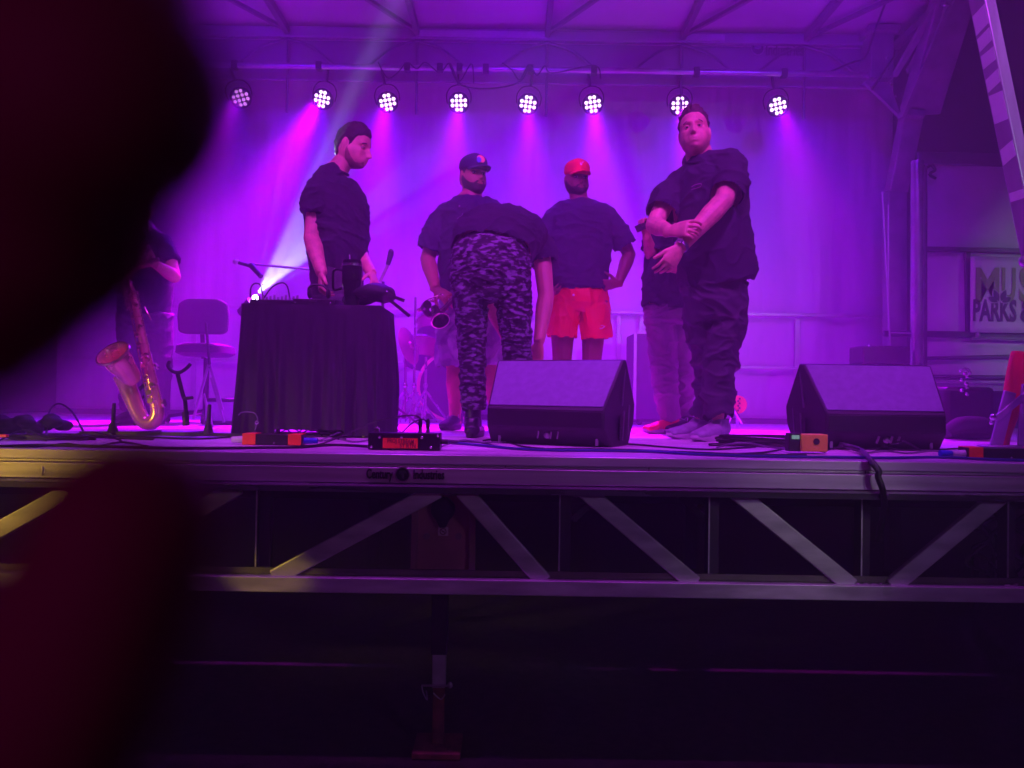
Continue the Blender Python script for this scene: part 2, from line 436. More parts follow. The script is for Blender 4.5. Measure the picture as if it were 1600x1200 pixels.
# ------------------------------------------------------------------ backdrop
WY = 7.3
bd = thing('backdrop', 'wide pale cloth backdrop hanging in folds behind the performers', 'backdrop', (0, WY, H))
xl, xr = -4.3, P(1392, 400, WY).x
zt = P(800, 40, WY).z
m = MB(); nx, nz = 420, 60
for i in range(nx + 1):
    x = xl + (xr - xl) * i / nx
    for j in range(nz + 1):
        z = H + .03 + (zt - H - .03) * j / nz
        k = 1 - j / nz
        fold = .020 * math.sin(x * 9 + 1.3 * math.sin(x * 1.7)) * (.5 + .5 * k) + .035 * noise.noise(V((x * 1.3, z * .25, 3))) + .012 * noise.noise(V((x * 5, z * .8, 1))) + .006 * noise.noise(V((x * 16, z * 1.5, 5)))
        m.v.append(V((x, WY - .03 + fold, z)))
m.f = [(i * (nz + 1) + j, (i + 1) * (nz + 1) + j, (i + 1) * (nz + 1) + j + 1, i * (nz + 1) + j + 1) for i in range(nx) for j in range(nz)]
o = m.build('cloth', CLOTHW, bd); so = o.modifiers.new('s', 'SOLIDIFY'); so.thickness = .004
def rail(py, h, x0, x1, y, name, parent, mm=GAL, t=.03):
    z = P(1150, py, y).z; q = MB(); q.box2((x0, y - t, z - h / 2), (x1, y, z + h / 2)); return q.build(name, mm, parent, bevel=.004)
GALW = mat('pale_rail', (.5, .47, .52), .4, .4, .1)
rail(491, .03, -4.2, xr, WY - .1, 'upper_rail', bd, GALW)
rail(574, .03, -4.2, xr, WY - .1, 'lower_rail', bd, GALW)
m = MB(); m.box2((xl, WY - .12, H), (xr, WY - .09, H + .05)); m.build('hem_batten', PAINTD, bd)
for px in (965, 1000, 560, 310, 1240):
    x = P(px, 500, WY).x; m = MB(); m.box2((x - .02, WY - .10, H), (x + .02, WY - .08, P(800, 491, WY).z - .016)); m.build('stanchion', GALW, bd)
# ------------------------------------------------------------------ roof
HDY = 6.6
roof = thing('stage_roof', 'pale roof skin on dark rafters high over the stage', 'roof', (0, HDY, 4.5))
zr = P(855, 60, HDY).z
m = MB(); nx, ny = 60, 40
for i in range(nx + 1):
    for j in range(ny + 1):
        x = -4.4 + (P(1408, 70, HDY).x + 4.4) * i / nx; y = 1.2 + (HDY - 1.2) * j / ny
        m.v.append(V((x, y, zr + .07 + .02 * noise.noise(V((x * .8, y * .8, 0))))))
m.f = [(i * (ny + 1) + j, (i + 1) * (ny + 1) + j, (i + 1) * (ny + 1) + j + 1, i * (ny + 1) + j + 1) for i in range(nx) for j in range(ny)]
o = m.build('roof_skin', ROOFM, roof); so = o.modifiers.new('s', 'SOLIDIFY'); so.thickness = .02; so.offset = 1
xh = P(1372, 66, HDY).x
m = MB(); m.box2((-4.3, HDY - .05, zr - .04), (xh, HDY, zr + .05)); m.build('header_beam', mat('header_alu', (.34, .31, .37), .45, .4, .15, 3, stretch=(.4, 3, 3)), roof, bevel=.006)
m = MB(); m.box2((P(652, 57, HDY).x, HDY - .07, zr - .028), (P(855, 57, HDY).x, HDY - .052, zr + .028)); m.box2((P(1068, 60, HDY).x, HDY - .07, zr - .028), (P(1130, 57, HDY).x, HDY - .052, zr + .028)); m.build('bright_beam_cover', GALW, roof, bevel=.004)
# upper back panel between header and light pipe
zp = P(800, 119, HDY).z
m = MB(); m.box2((-4.3, HDY + .02, zp - .05), (xh, HDY + .05, zr - .04)); m.build('valance', mat('valance_dark', (.22, .20, .24), .7, 0, .15, 2), roof)
RAF = mat('rafter_alu', (.16, .14, .18), .5, .4, .2)
for px, py in ((450, 50), (652, 57), (855, 60), (1066, 62), (1258, 64)):
    n0 = P(px, py, HDY - .03); x = n0.x
    m = MB(); m.bar((x, HDY - .06, zr + .012), (x, 1.3, zr + .012), .045, .07); m.build('rafter', RAF, roof, bevel=.004)
    m = MB(); s = 1 if px > 800 else -1
    m.bar((x, HDY - .10, zr + .0), (x + s * .95, HDY - 1.6, zr + .02), .03, .03); m.build('roof_brace', RAF, roof)
    # hanging truss triangle below the header
    for q in (-1, 1):
        m = MB(); m.tube([(x, HDY - .03, zr - .05), (x + q * .22, HDY - .05, zr - .13), (x + q * .44, HDY - .08, zp + .01)], .011, sub=3); m.build('hanger_strut', RAF, roof)
    m = MB(); m.tube([(x, HDY - .02, zr - .03), (x, HDY - .02, zp - .35)], .012, sub=2); m.build('drop_post', RAF, roof)
c = P(1184, 76, HDY - .0)
for z_ in (0,):
    m = MB(); m.lathe([(.05, -.004), (.058, -.004), (.058, .006), (.05, .006), (.05, -.004)], c, rx, n=36); e2 = m.build('emblem_ring', mat('ring_pale', (.36, .33, .38), .4, .4), roof)
    m = MB(); m.cyl(c + V((0, .004, 0)), c, .05, n=30); m.build('emblem_disc', mat('faded_letter', (.09, .075, .1), .6), e2)
    m = MB(); m.ell(c + V((0, -.002, .012)), (.032, .006, .018)); m.build('emblem_figure', MATS['ring_pale'], e2)
text('Industries', .135, 'lettering', MATS['faded_letter'], roof, Matrix.Translation(P(1226, 79, HDY)), .004, .62, .002)
# ------------------------------------------------------------------ lighting pipe
pipe = thing('lighting_pipe', 'long horizontal pipe high at the back that carries the row of lamps', 'pipe', (0, PARD, zp))
m = MB(); m.cyl((-4.2, PARD - .14, zp), (P(1350, 125, PARD).x, PARD - .14, zp), .024, n=14); m.build('tube', mat('pipe_steel', (.4, .36, .42), .35, .8), pipe)
for px in (640, 690, 720, 760, 828, 925, 1082, 505, 1216, 376):
    x = P(px, 118, PARD).x; m = MB(); m.box((x, PARD - .14, zp), (.05, .06, .07)); m.build('clamp', BLK, pipe, bevel=.004)
# cables slung along the pipe
def sag_cable(name, pts, r, m_, label, cat='cable', group=None, sub=8):
    q = MB(); q.tube(pts, r, n=7, sub=sub); return tag(q.build(name, m_), label, cat, group)
CB = mat('cable_black', (.012, .012, .014), .5, 0, .2)
pz = lambda px, dz: V((P(px, 118, PARD).x, PARD - .17, zp + dz))
sag_cable('pipe_cable', [pz(596, .03), pz(610, -.10), pz(625, -.06), pz(640, .03), pz(655, -.02), pz(668, .035), pz(690, -.05), pz(705, .03), pz(720, -.12), pz(738, .03), pz(742, -.14)], .006, CB, 'black cable looping over the pipe above the third and fourth lamps', group='cables on the lighting pipe')
sag_cable('pipe_cable', [pz(705, .02), pz(720, -.14), pz(750, -.18), pz(790, -.16), pz(815, -.10), pz(825, .02)], .007, CB, 'thick black cable sagging in a long bow between the fourth and fifth lamps', group='cables on the lighting pipe')
sag_cable('pipe_cable', [pz(785, .04), pz(800, -.02), pz(812, -.10), pz(826, .03), pz(838, -.06), pz(850, .02), pz(862, -.04), pz(925, .03), pz(935, -.08)], .006, CB, 'black cable wound round the pipe above the fifth and sixth lamps', group='cables on the lighting pipe')
# ------------------------------------------------------------------ LED par lamps
LEDM = mat('lit_led', (1, .8, 1), .4, emit=((1, .62, 1), 3.6))
LEDD = mat('dim_led', (1, .6, .9), .4, emit=((1, .35, .85), 1.3))
LENS = mat('lamp_face', (.05, .02, .06), .35)
def par():
    r = thing('par_lamp', 'x', 'stage lamp', (0, 0, 0), 'stage lamps hanging in a row from the rear pipe')
    b = MB(); b.lathe([(.0, .115), (.045, .11), (.075, .07), (.088, .02), (.09, -.012), (.082, -.012), (.08, 0), (0, 0)], (0, 0, 0), rx.inverted().transposed() if False else Matrix.Rotation(R(-90), 3, 'X'), n=28)
    body = b.build('housing', BLKP, r)
    l = MB()
    for z_, xs_ in ((.055, (-.018, .018)), (.019, (-.055, -.0185, .0185, .055)), (-.019, (-.055, -.0185, .0185, .055)), (-.055, (-.018, .018))):
        for x_ in xs_: l.ell((x_, -.012, z_), (.0148, .006, .0148), n=12, m=6)
    l.build('led_cluster', LEDM, r)
    f = MB(); f.cyl((0, -.001, 0), (0, -.006, 0), .079, n=28); f.build('lens_plate', LENS, body)
    y = MB()
    y.tube([(-.10, .03, 0), (-.105, .03, .07), (-.07, .03, .13), (0, .03, .15), (.07, .03, .13), (.105, .03, .07), (.10, .03, 0)], .005, sub=4)
    y.build('yoke', BLK, r)
    k = MB(); k.cyl((0, .03, .15), (0, .03, .27), .012, n=10); k.build('hanging_bolt', BLK, r)
    return r
par0 = par()
PL = ['dimmest lamp with small pink dots, leftmost in the row', 'brightest lamp throwing a pale pink beam, above the profile man at left',
      'lit lamp third from left, just right of the profile man', 'lit lamp above the man in the dark cap, under looped cables',
      'lit lamp right of the bowed cable, between the two capped men', 'lit lamp above the man in the red cap',
      'lit lamp partly hidden by the head of the tall man at right', 'lone lit lamp at the right end of the row']
for i, p in enumerate(PARS):
    o = par0 if i == 0 else copy_thing(par0, p)
    o.location = p; o['label'] = PL[i]
    tgt = V((0, 0, CAMZ + .1)) - p
    o.rotation_euler = (math.asin(-tgt.normalized().z) * .8 * 1.0, (-.35 if i == 0 else random.uniform(-.25, .25)), [0.25, -.1, 0, 0, 0, 0, -.1, -.12][i])
for c_ in par0.children:
    if c_.name.startswith('led'): c_.data = c_.data.copy(); c_.data.materials[0] = LEDD
# ------------------------------------------------------------------ right-hand roof support
KD = 6.5
kn = thing('roof_knuckle', 'bolted steel bracket box at the right end of the header beam', 'bracket', P(1372, 95, KD))
a, b = P(1352, 128, KD), P(1388, 58, KD)
KM = mat('purple_grey_steel', (.24, .22, .26), .5, .3, .2)
m = MB(); m.box2((a.x, KD - .1, a.z), (b.x, KD + .1, b.z)); m.build('side_plate', KM, kn, bevel=.006)
m = MB(); a2, b2 = P(1346, 60, KD), P(1395, 50, KD); m.box2((a2.x, KD - .14, a2.z), (b2.x, KD + .12, b2.z)); m.build('cap_plate', KM, kn, bevel=.005)
m = MB(); m.prism([P(1350, 127, KD - .1), P(1390, 128, KD - .1), P(1409, 184, KD - .1)], (0, 0, 0), (0, .04, 0)); m.build('gusset', KM, kn, bevel=.003)
for px, py in ((1357, 121), (1368, 121), (1386, 90), (1387, 108), (1392, 132), (1400, 150)):
    m = MB(); m.ell(P(px, py, KD - .105), (.012, .01, .012), n=8, m=6); m.build('bolt', CHR, kn)
arm = thing('roof_support_arm', 'broad inclined steel mast rising from behind the side panel to the roof corner', 'support mast', P(1400, 280, 6.2))
m = MB(); m.bar(P(1437, 175, 6.3), P(1497, -30, 5.6), .14, .28, up=(1, 0, 0)); m.build('upper_mast', KM, arm, bevel=.01)
m = MB(); m.bar(P(1400, 300, 6.5), P(1425, 176, 6.3), .11, .16, up=(1, 0, 0)); m.bar(P(1398, 300, 6.5), PX(1398, 6.5, H), .11, .16, up=(1, 0, 0)); m.build('lower_mast', KM, arm, bevel=.01)
m = MB(); m.bar(P(1408, 178, 6.25), P(1440, 182, 6.25), .12, .05); m.build('collar', KM, arm, bevel=.005)
for a, b, w_ in (((1398, 118), (1470, -10), .035), ((1402, 112), (1478, -10), .03), ((1421, 112), (1487, -5), .05), ((1411, 182), (1483, 8), .03)):
    m = MB(); m.bar(P(*a, 6.2), P(*b, 5.6), w_, w_); m.build('hydraulic_rod', KM if w_ < .05 else GAL, arm)
m = MB(); m.bar(P(1362, 140, 6.4), P(1404, 80, 6.0), .015, .015); m.tube([P(1385, 0, 5.9), P(1366, 50, 6.3), P(1352, 88, 6.4), P(1330, 98, 6.5), P(1290, 115, 6.5)], .009, sub=5); m.build('guy_cable', BLK, arm)
m = MB(); m.ell(P(1477, 7, 5.55), (.018, .018, .018)); m.build('glint_bolt', CHR, arm)
# roof side edge beam
m = MB(); m.bar(P(1400, 72, HDY - .1), P(1500, -20, 5.4), .05, .06); m.build('side_edge_beam', RAF, roof)
# ------------------------------------------------------------------ reflective prop at far right
PD = 3.9
prop = thing('reflective_prop', 'leaning aluminium prop with silver reflective patches at the right edge of the frame', 'roof prop', P(1640, 470, PD))
m = MB(); A_, B_ = P(1526, -40, PD), P(1622, 425, PD)
dr = (B_ - A_).normalized(); sd = V((0, 1, 0)).cross(dr).normalized()
m.bar(A_ , B_, .085, .085, up=(.45, -1, 0)); m.build('square_tube', mat('prop_aluminium', (.40, .37, .45), .35, .25, .12, 4, stretch=(3, 3, .5)), prop, bevel=.006)
RF = mat('reflective_tape', (.92, .94, .97), .4, 0, .03, 20)
up_ = V((.45, -1, 0)); up_ = (up_ - dr * up_.dot(dr)).normalized(); rt = dr.cross(up_)
fc = rt if rt.x < 0 else -rt
for py0, py1, sl in ((12, 42, .03), (48, 68, .03), (78, 98, .02), (112, 132, .03), (146, 190, .0), (222, 246, .03), (298, 312, .0)):
    for q in (0,):
        t0 = (py0 + 40) / 465; t1 = (py1 + 40) / 465
        a = A_.lerp(B_, t0); b = A_.lerp(B_, t1)
        o1 = fc * .0438
        u2 = up_ * .036
        vs = [a + o1 - u2 + dr * sl, a + o1 + u2, b + o1 + u2, b + o1 - u2 + dr * sl]
        tape = MB(); tape.add(vs + [v + fc * .001 for v in vs], [(0, 1, 2, 3), (7, 6, 5, 4), (0, 4, 5, 1), (1, 5, 6, 2), (2, 6, 7, 3), (3, 7, 4, 0)]); tape.build('reflective_patch', RF, prop)
m = MB(); m.bar(B_, P(1640, 700, PD), .06, .06); m.build('lower_tube', GAL, prop, bevel=.004)
m = MB(); m.ell(P(1602, 408, PD - .03), (.03, .03, .03)); m.build('pivot', GAL, prop)
# red padded cover with bracket
pad = thing('red_padded_sleeve', 'red padded sleeve leaning on the deck at the right edge', 'padded sleeve', FL(1580, 684))
D2 = 4.2
m = MB(); m.loft([(P(1597, 556, D2), .058, .05), (P(1590, 580, D2), .052, .05), (P(1578, 640, D2), .05, .045), (P(1566, 678, D2), .045, .04), (PX(1564, D2, H + .004), .04, .04)], n=16)
m.loft([(P(1600, 552, D2), .062, .055), (P(1597, 566, D2), .066, .058)], n=18); 
m.build('sleeve', mat('red_vinyl', (.75, .03, .03), .45, 0, .15, 6, .2, 20), pad)
m = MB(); m.bar(P(1578, 612, D2 - .07), PX(1556, D2 - .07, H + .005), .015, .066, up=(1, 0, 0)); m.bar(P(1556, 655, D2 - .08), P(1606, 614, D2 - .08), .012, .035); m.bar(P(1604, 600, D2 - .07), PX(1597, D2 - .07, H + .005), .015, .05, up=(1, 0, 0))
m.box(PX(1572, D2 - .06, H + .006), (.26, .10, .01)); m.build('bracket_plate', mat('bracket_grey', (.4, .36, .45), .45, .5), pad, bevel=.004)
m = MB(); m.ell(P(1552, 652, D2 - .09), (.018, .014, .02)); m.ell(P(1549, 660, D2 - .09), (.01, .01, .014)); m.build('wing_nut', CHR, pad)
# ------------------------------------------------------------------ side panel of the trailer with banner
SY = 6.3
side = thing('trailer_side_wall', 'white panelled trailer wall with rounded corner post beyond the right of the stage', 'trailer wall', (P(1520, 600, SY).x, SY, H))
x0, x1 = P(1446, 300, SY).x, P(1800, 300, SY).x
zb, zt_ = P(1500, 610, SY).z, P(1500, 250, SY).z
m = MB(); nx, nz = 60, 30
for i in range(nx + 1):
    for j in range(nz + 1):
        x = x0 + (x1 - x0) * i / nx; z = zb + (zt_ - zb) * j / nz
        m.v.append(V((x, SY + .015 * noise.noise(V((x * 1.4, z * .8, 0))) + .01 * noise.noise(V((x * 4, z, 2))), z)))
m.f = [(i * (nz + 1) + j, (i + 1) * (nz + 1) + j, (i + 1) * (nz + 1) + j + 1, i * (nz + 1) + j + 1) for i in range(nx) for j in range(nz)]
o = m.build('vinyl_panel', WHT, side); so = o.modifiers.new('s', 'SOLIDIFY'); so.thickness = .01
SM = mat('frame_steel', (.13, .11, .15), .45, .5, .2)
def sbar(a, b, h, dd=.05, nm='frame_bar', mm=SM):
    q = MB(); q.bar(P(*a, SY - dd), P(*b, SY - dd), .04, h); q.build(nm, mm, side, bevel=.006)
sbar((1432, 247), (1800, 256), .10); sbar((1432, 389), (1800, 396), .04); sbar((1380, 521), (1800, 527), .05); sbar((1446, 560), (1800, 552), .03)
sbar((1446, 588), (1800, 592), .03, .06); sbar((1446, 596), (1800, 600), .03, .05, 'pale_rail', GALW)
m = MB(); m.cyl(PX(1432, SY - .1, H), P(1433, 252, SY - .1), .05, n=20); m.build('corner_post', mat('post_gloss', (.5, .45, .55), .2, .7), side)
m = MB(); m.cyl(PX(1445, SY - .06, H), P(1445, 262, SY - .06), .018, n=14); m.build('inner_post', SM, side)
m = MB(); m.bar(P(1511, 389, SY - .04), P(1514, 525, SY - .04), .03, .04); m.build('mullion', SM, side)
m = MB(); m.tube([P(1448, 262, SY - .08), P(1455, 258, SY - .08), P(1461, 266, SY - .08), P(1452, 272, SY - .08), P(1462, 279, SY - .08)], .012, sub=4); m.build('latch', BLK, side)
m = MB(); m.cyl(P(1388, 320, SY), P(1388, 545, SY), .006, n=8); m.cyl(P(1379, 300, SY - .1), P(1391, 540, SY - .1), .007, n=8); m.cyl(P(1391, 520, SY - .1), P(1432, 521, SY - .1), .006, n=8); m.build('thin_rod', GALW, side)
ban = thing('banner', 'pale banner with gold capitals over dark Parks lettering and leaf emblem', 'banner', P(1560, 520, SY - .12))
BY = SY - .12
m = MB(); xa, xb = P(1516, 450, BY).x, P(1800, 450, BY).x; za, zb2 = P(1560, 520, BY).z, P(1560, 401, BY).z
for i in range(31):
    for j in range(13):
        x = xa + (xb - xa) * i / 30; z = za + (zb2 - za) * j / 12
        m.v.append(V((x, BY + .004 * noise.noise(V((x * 4, z * 3, 0))), z)))
m.f = [(i * 13 + j, (i + 1) * 13 + j, (i + 1) * 13 + j + 1, i * 13 + j + 1) for i in range(30) for j in range(12)]
o = m.build('banner_sheet', mat('banner_vinyl', (.62, .60, .62), .5, 0, .06), ban); so = o.modifiers.new('s', 'SOLIDIFY'); so.thickness = .003
GOLD = mat('gold_print', (.22, .36, .08), .6); DPR = mat('dark_print', (.10, .05, .12), .6)
def blockM(px, py, s): return Matrix.Translation(P(px, py, BY - .010))
text('M', .37, 'gold_lettering', GOLD, ban, blockM(1543, 448, 1), .001, .72, .012)
text('U', .37, 'gold_lettering', GOLD, ban, blockM(1576, 448, 1), .001, .46, .012)
text('S', .37, 'gold_lettering', GOLD, ban, blockM(1602, 448, 1), .001, .58, .012)
text('PARKS', .235, 'dark_lettering', DPR, ban, blockM(1554, 487, 1), .001, .52, .008)
text('&', .235, 'dark_lettering', DPR, ban, blockM(1604, 487, 1), .001, .62, .008)
m = MB(); wt = MB(); c = P(1562, 474, BY - .014)
for an, ln in ((-62, .085), (-24, .10), (24, .10), (62, .085)):
    a = R(an); d_ = V((math.sin(a), 0, math.cos(a))); s_ = V((d_.z, 0, -d_.x))
    for q, k, yy in ((m, 1, -.004), (wt, 1.25, 0)):
        base = c + d_ * (.02 if k == 1 else .012)
        L_ = ln * (1 if k == 1 else 1.15); pts = []
        for t in range(13):
            u = t / 12; pts.append(base + d_ * L_ * u + s_ * math.sin(math.pi * u) * .022 * k + V((0, yy, 0)))
        for t in range(11, 0, -1):
            u = t / 12; pts.append(base + d_ * L_ * u - s_ * math.sin(math.pi * u) * .022 * k + V((0, yy, 0)))
        q.prism(pts, (0, 0, 0), (0, .003, 0))
wt.build('leaf_outline', MATS['banner_vinyl'], ban); m.build('leaf_emblem', DPR, ban)
m = MB(); m.cyl(P(1520, 528, BY), P(1800, 532, BY), .012, n=10); m.ell(P(1528, 524, BY), (.02, .02, .03)); m.build('bottom_pole', GAL, ban)
# dark case against the side wall and a low dark box
cs = thing('instrument_case', 'dark long instrument case lying behind the right wedge speaker', 'case', FL(1520, 676))
D3 = 4.9
m = MB(); m.box2((P(1478, 640, D3).x, D3, H), (P(1556, 640, D3).x, D3 + .35, P(1500, 604, D3).z)); m.build('case_body', BLKP, cs, bevel=.03)
m = MB()
for k in range(7): m.ell(P(1508 + 5 * math.sin(k * 2.2), 583 + 5.5 * k, D3 - .02), (.014, .012, .014), n=10, m=6)
m.tube([P(1500, 580, D3 - .02), P(1510, 576, D3 - .02), P(1517, 584, D3 - .02)], .008); m.build('latch_cluster', CHR, cs)
m = MB(); m.loft([(P(1480, 676, D3 - .12), .03, .04), (P(1500, 664, D3 - .12), .05, .06), (P(1535, 664, D3 - .12), .05, .06), (P(1552, 674, D3 - .12), .03, .04)], n=14); m.build('soft_bag', mat('case_cloth', (.03, .025, .035), .8), cs)
lb = thing('low_amplifier_box', 'dark box on a rail behind the right wedge speaker, below two thin rods', 'amplifier', P(1380, 572, 6.0))
m = MB(); m.box2((P(1344, 555, 6.0).x, 5.95, P(1380, 569, 6.0).z), (P(1418, 555, 6.0).x, 6.2, P(1380, 541, 6.0).z)); m.build('cabinet', BLKP, lb, bevel=.012)
m = MB(); m.box2((P(1350, 555, 6.0).x, 5.98, H), (P(1412, 555, 6.0).x, 6.17, P(1380, 570, 6.0).z)); m.build('stand', PAINTD, lb, bevel=.01)
m = MB(); m.ell(P(1358, 540, 5.96), (.012, .012, .012)); m.build('knob', CHR, lb)
# ------------------------------------------------------------------ wedge monitors
GRIL = mat('grey_grille', (.21, .20, .34), .55, 0, .10, 30, .25, 500)
CAB = mat('cabinet_black', (.022, .02, .028), .5, 0, .2, 20, .2, 200)
def wedge(W_, mirror, loc, yaw, label):
    r = thing('floor_monitor', label, 'floor speaker', (0, 0, 0), 'wedge monitors at the front of the stage')
    prof = [(.085, 0), (.0, .085), (.0, .175), (.20, .42), (.24, .425), (.42, .205), (.40, .11), (.30, 0)]
    wd = lambda y: W_ / 2 * (1 + .62 * min(y, .22))
    m = MB(); n = len(prof); m.add([(s * wd(y), y, z) for s in (-1, 1) for y, z in prof], [tuple(range(n - 1, -1, -1)), tuple(range(n, 2 * n))] + [(i, (i + 1) % n, n + (i + 1) % n, n + i) for i in range(n)]); cab = m.build('cabinet', CAB, r, bevel=.008)
    n_ = V((0, -.245, .20)).normalized()
    a, b = V((0, .012, .190)), V((0, .196, .415))
    m = MB(); q = n_ * .006
    m.add([V((s * (wd(p_.y) - .010), p_.y, p_.z)) for s in (-1, 1) for p_ in (a, b, b + q, a + q)], [(3, 2, 1, 0), (4, 5, 6, 7), (0, 1, 5, 4), (1, 2, 6, 5), (2, 3, 7, 6), (3, 0, 4, 7)]); m.build('grille', GRIL, r, bevel=.003)
    m = MB(); m.box((0, -.002, .13), (W_ - .02, .006, .078)); m.build('front_strip', BLKP, r, bevel=.002)
    for s in (-1, 1):
        x = s * (W_ / 2 * 1.10 + .002)
        m = MB(); m.prism([(x, .16, .03), (x, .26, .03), (x, .28, .13), (x, .17, .15)], (-.003, 0, 0), (.003, 0, 0)); h = m.build('side_recess', mat('recess_black', (.006, .006, .008), .7), r, bevel=.002)
        m = MB()
        for u, v in (((.19, .20), (.24, .38)), ((.20, .03), (.23, .17)), ((.30, .05), (.33, .20))):
            m.bar((x + s * .003, u[0], u[1]), (x + s * .003, v[0], v[1]), .006, .012, up=(0, 1, 0))
        m.build('side_rib', mat('rib_grey', (.12, .11, .14), .35, .3), r)
    m = MB()
    for dx in (-.05, .015, .05): m.bar((W_ * .02 + dx, .018, .035), (W_ * .02 + dx + .008, .01, .07), .004, .010)
    m.ell((W_ * .02, .02, .05), (.018, .01, .016)); m.build('rear_connector', GAL, r)
    for s in (-1, 1): m = MB(); m.box((s * .42 * W_, .050, .035), (.012, .01, .055)); m.build('foot_bracket', ALU_D, r)
    r.location = loc; r.rotation_euler = (0, 0, yaw)
    return r
p = FL(855, 694)
wedge(.60, 1, V((P(850, 600, 3.72).x - .0, 3.70, H)), R(-23), 'black wedge speaker with purple lit face at centre stage, before the bending man')
wedge(.585, 1, V((P(1389, 600, 3.68).x, 3.70, H)), R(1), 'black wedge speaker at the right, its ribbed left side showing')

# ------------------------------------------------------------------ table, cloth and what lies on it
TD = 4.12; TZ = P(500, 476, TD).z
txl, txr = P(379, 480, TD).x, P(592, 480, TD).x; tcx = (txl + txr) / 2
tb = thing('folding_table', 'folding table hidden under the long black cloth', 'table', (tcx, TD + .3, H))
m = MB(); m.box2((txl + .02, TD + .02, TZ - .04), (txr - .02, TD + .46, TZ - .008)); m.build('tabletop', mat('table_plastic', (.3, .3, .3), .5), tb, bevel=.006)
for x in (txl + .08, txr - .08):
    for y in (TD + .08, TD + .40):
        m = MB(); m.cyl((x, y, H), (x, y, TZ - .04), .014, n=10); m.build('leg', GAL, tb)
m = MB(); n1 = 260; rings = 26
def rr(t, ex):  # rounded rectangle outline
    hw, hd = (txr - txl) / 2 + .006, .24
    per = 4 * (hw + hd); s = (t % 1) * per
    if s < 2 * hw: x, y, nx_, ny_ = -hw + s, -hd, 0, -1
    elif s < 2 * hw + 2 * hd: x, y, nx_, ny_ = hw, -hd + (s - 2 * hw), 1, 0
    elif s < 4 * hw + 2 * hd: x, y, nx_, ny_ = hw - (s - 2 * hw - 2 * hd), hd, 0, 1
    else: x, y, nx_, ny_ = -hw, hd - (s - 4 * hw - 2 * hd), -1, 0
    return x, y, nx_, ny_
for j in range(rings + 1):
    k = j / rings
    for i in range(n1):
        t = i / n1; x, y, nx_, ny_ = rr(t, 0)
        s = t * 4
        f = (.022 * math.sin(t * 2 * math.pi * 17 + 3.5 * math.sin(t * 29) + .8 * k) * (.6 + .6 * noise.noise(V((t * 22, 0, 0)))) + .014 * noise.noise(V((t * 95, k * 1.2, 2))) + .010 * math.sin(t * 2 * math.pi * 41 + 4 * math.sin(t * 23))) * min(1, k * 1.6) + .02 * noise.noise(V((x * 6, y * 6, k)))
        ex = .004 + .022 * k ** .7 + f * (.9 if k > 0 else 0)
        zz = TZ - (TZ - H - .012 - (.03 if -.18 < x < .20 and ny_ < 0 else 0)) * k
        cx_, cy_ = x + (nx_ * ex), y + (ny_ * ex)
        if abs(abs(x) - (txr - txl) / 2) < .08 and nx_ == 0: cx_ += math.copysign(.03 * k, x)
        m.v.append(V((tcx + cx_, TD + .24 + cy_, zz)))
for j in range(rings):
    for i in range(n1): m.f.append((j * n1 + i, j * n1 + (i + 1) % n1, (j + 1) * n1 + (i + 1) % n1, (j + 1) * n1 + i))
m.f.append(tuple(range(n1)))
tag(m.build('tablecloth', mat('black_cloth', (.013, .010, .020), .85, 0, .2, 5, .2, 150), angle=70), 'floor-length black cloth falling in folds over the table', 'tablecloth')
def ot(px, py, dy=0): return P(px, py, TD + dy)
ctl = thing('mixing_controller', 'slim black mixing desk with small knobs on the left of the black table', 'mixer', (tcx - .12, TD + .2, TZ))
m = MB(); m.box2((txl + .02, TD + .05, TZ + .002), (P(452, 470, TD).x, TD + .33, TZ + .030)); m.build('console', BLKP, ctl, bevel=.004)
m = MB(); m.box2((P(455, 470, TD).x, TD + .03, TZ + .002), (P(522, 470, TD).x, TD + .3, TZ + .034)); m.build('side_unit', BLK, ctl, bevel=.004)
for i in range(12):
    for j in range(3): m = MB(); x = txl + .04 + i * .021; m.cyl((x, TD + .08 + j * .07, TZ + .03), (x, TD + .08 + j * .07, TZ + .046 + .006 * ((i * 7 + j) % 3)), .006, n=8); m.build('knob', mat('knob_grey', (.25, .22, .28), .4), ctl)
m = MB(); m.box((P(487, 469, TD).x, TD + .03, TZ + .022), (.045, .004, .006)); m.ell((P(459, 471, TD).x, TD + .028, TZ + .012), (.006, .006, .006)); m.ell((P(514, 474, TD).x, TD + .028, TZ + .010), (.007, .006, .007)); m.build('bright_socket', CHR, ctl)
sag_cable('patch_cable', [ot(391, 466, .1), ot(392, 450, .1), ot(398, 443, .1), ot(407, 446, .1), ot(411, 466, .1)], .004, CB, 'small black cable arched at the left end of the mixing desk', group='cables on the table')
sag_cable('patch_cable', [ot(412, 466, .1), ot(425, 449, .1), ot(440, 442, .1), ot(449, 448, .1), ot(453, 470, .1)], .004, CB, 'longer black cable arched in the middle of the mixing desk', group='cables on the table')
tum = thing('travel_tumbler', 'tall black insulated tumbler with looped handle on the black table', 'tumbler', (P(549, 470, TD + .08).x, TD + .08, TZ))
c = tum.location.copy(); r_ = 16.0 / FPX * (TD + .08)
GLB = mat('gloss_black', (.01, .01, .012), .15, .2)
m = MB(); m.lathe([(0, .003), (r_ * .72, .003), (r_ * .78, .10), (r_ * .98, .13), (r_, .215), (r_ * .97, .22)], c); m.build('cup_body', GLB, tum)
m = MB(); m.lathe([(r_ * .97, .219), (r_ * 1.0, .222), (r_ * .98, .234), (0, .238)], c); m.build('steel_lid_band', CHR, tum)
m = MB(); m.lathe([(r_ * .9, .232), (r_ * .95, .24), (r_ * .9, .252), (0, .254)], c); m.build('lid', GLB, tum)
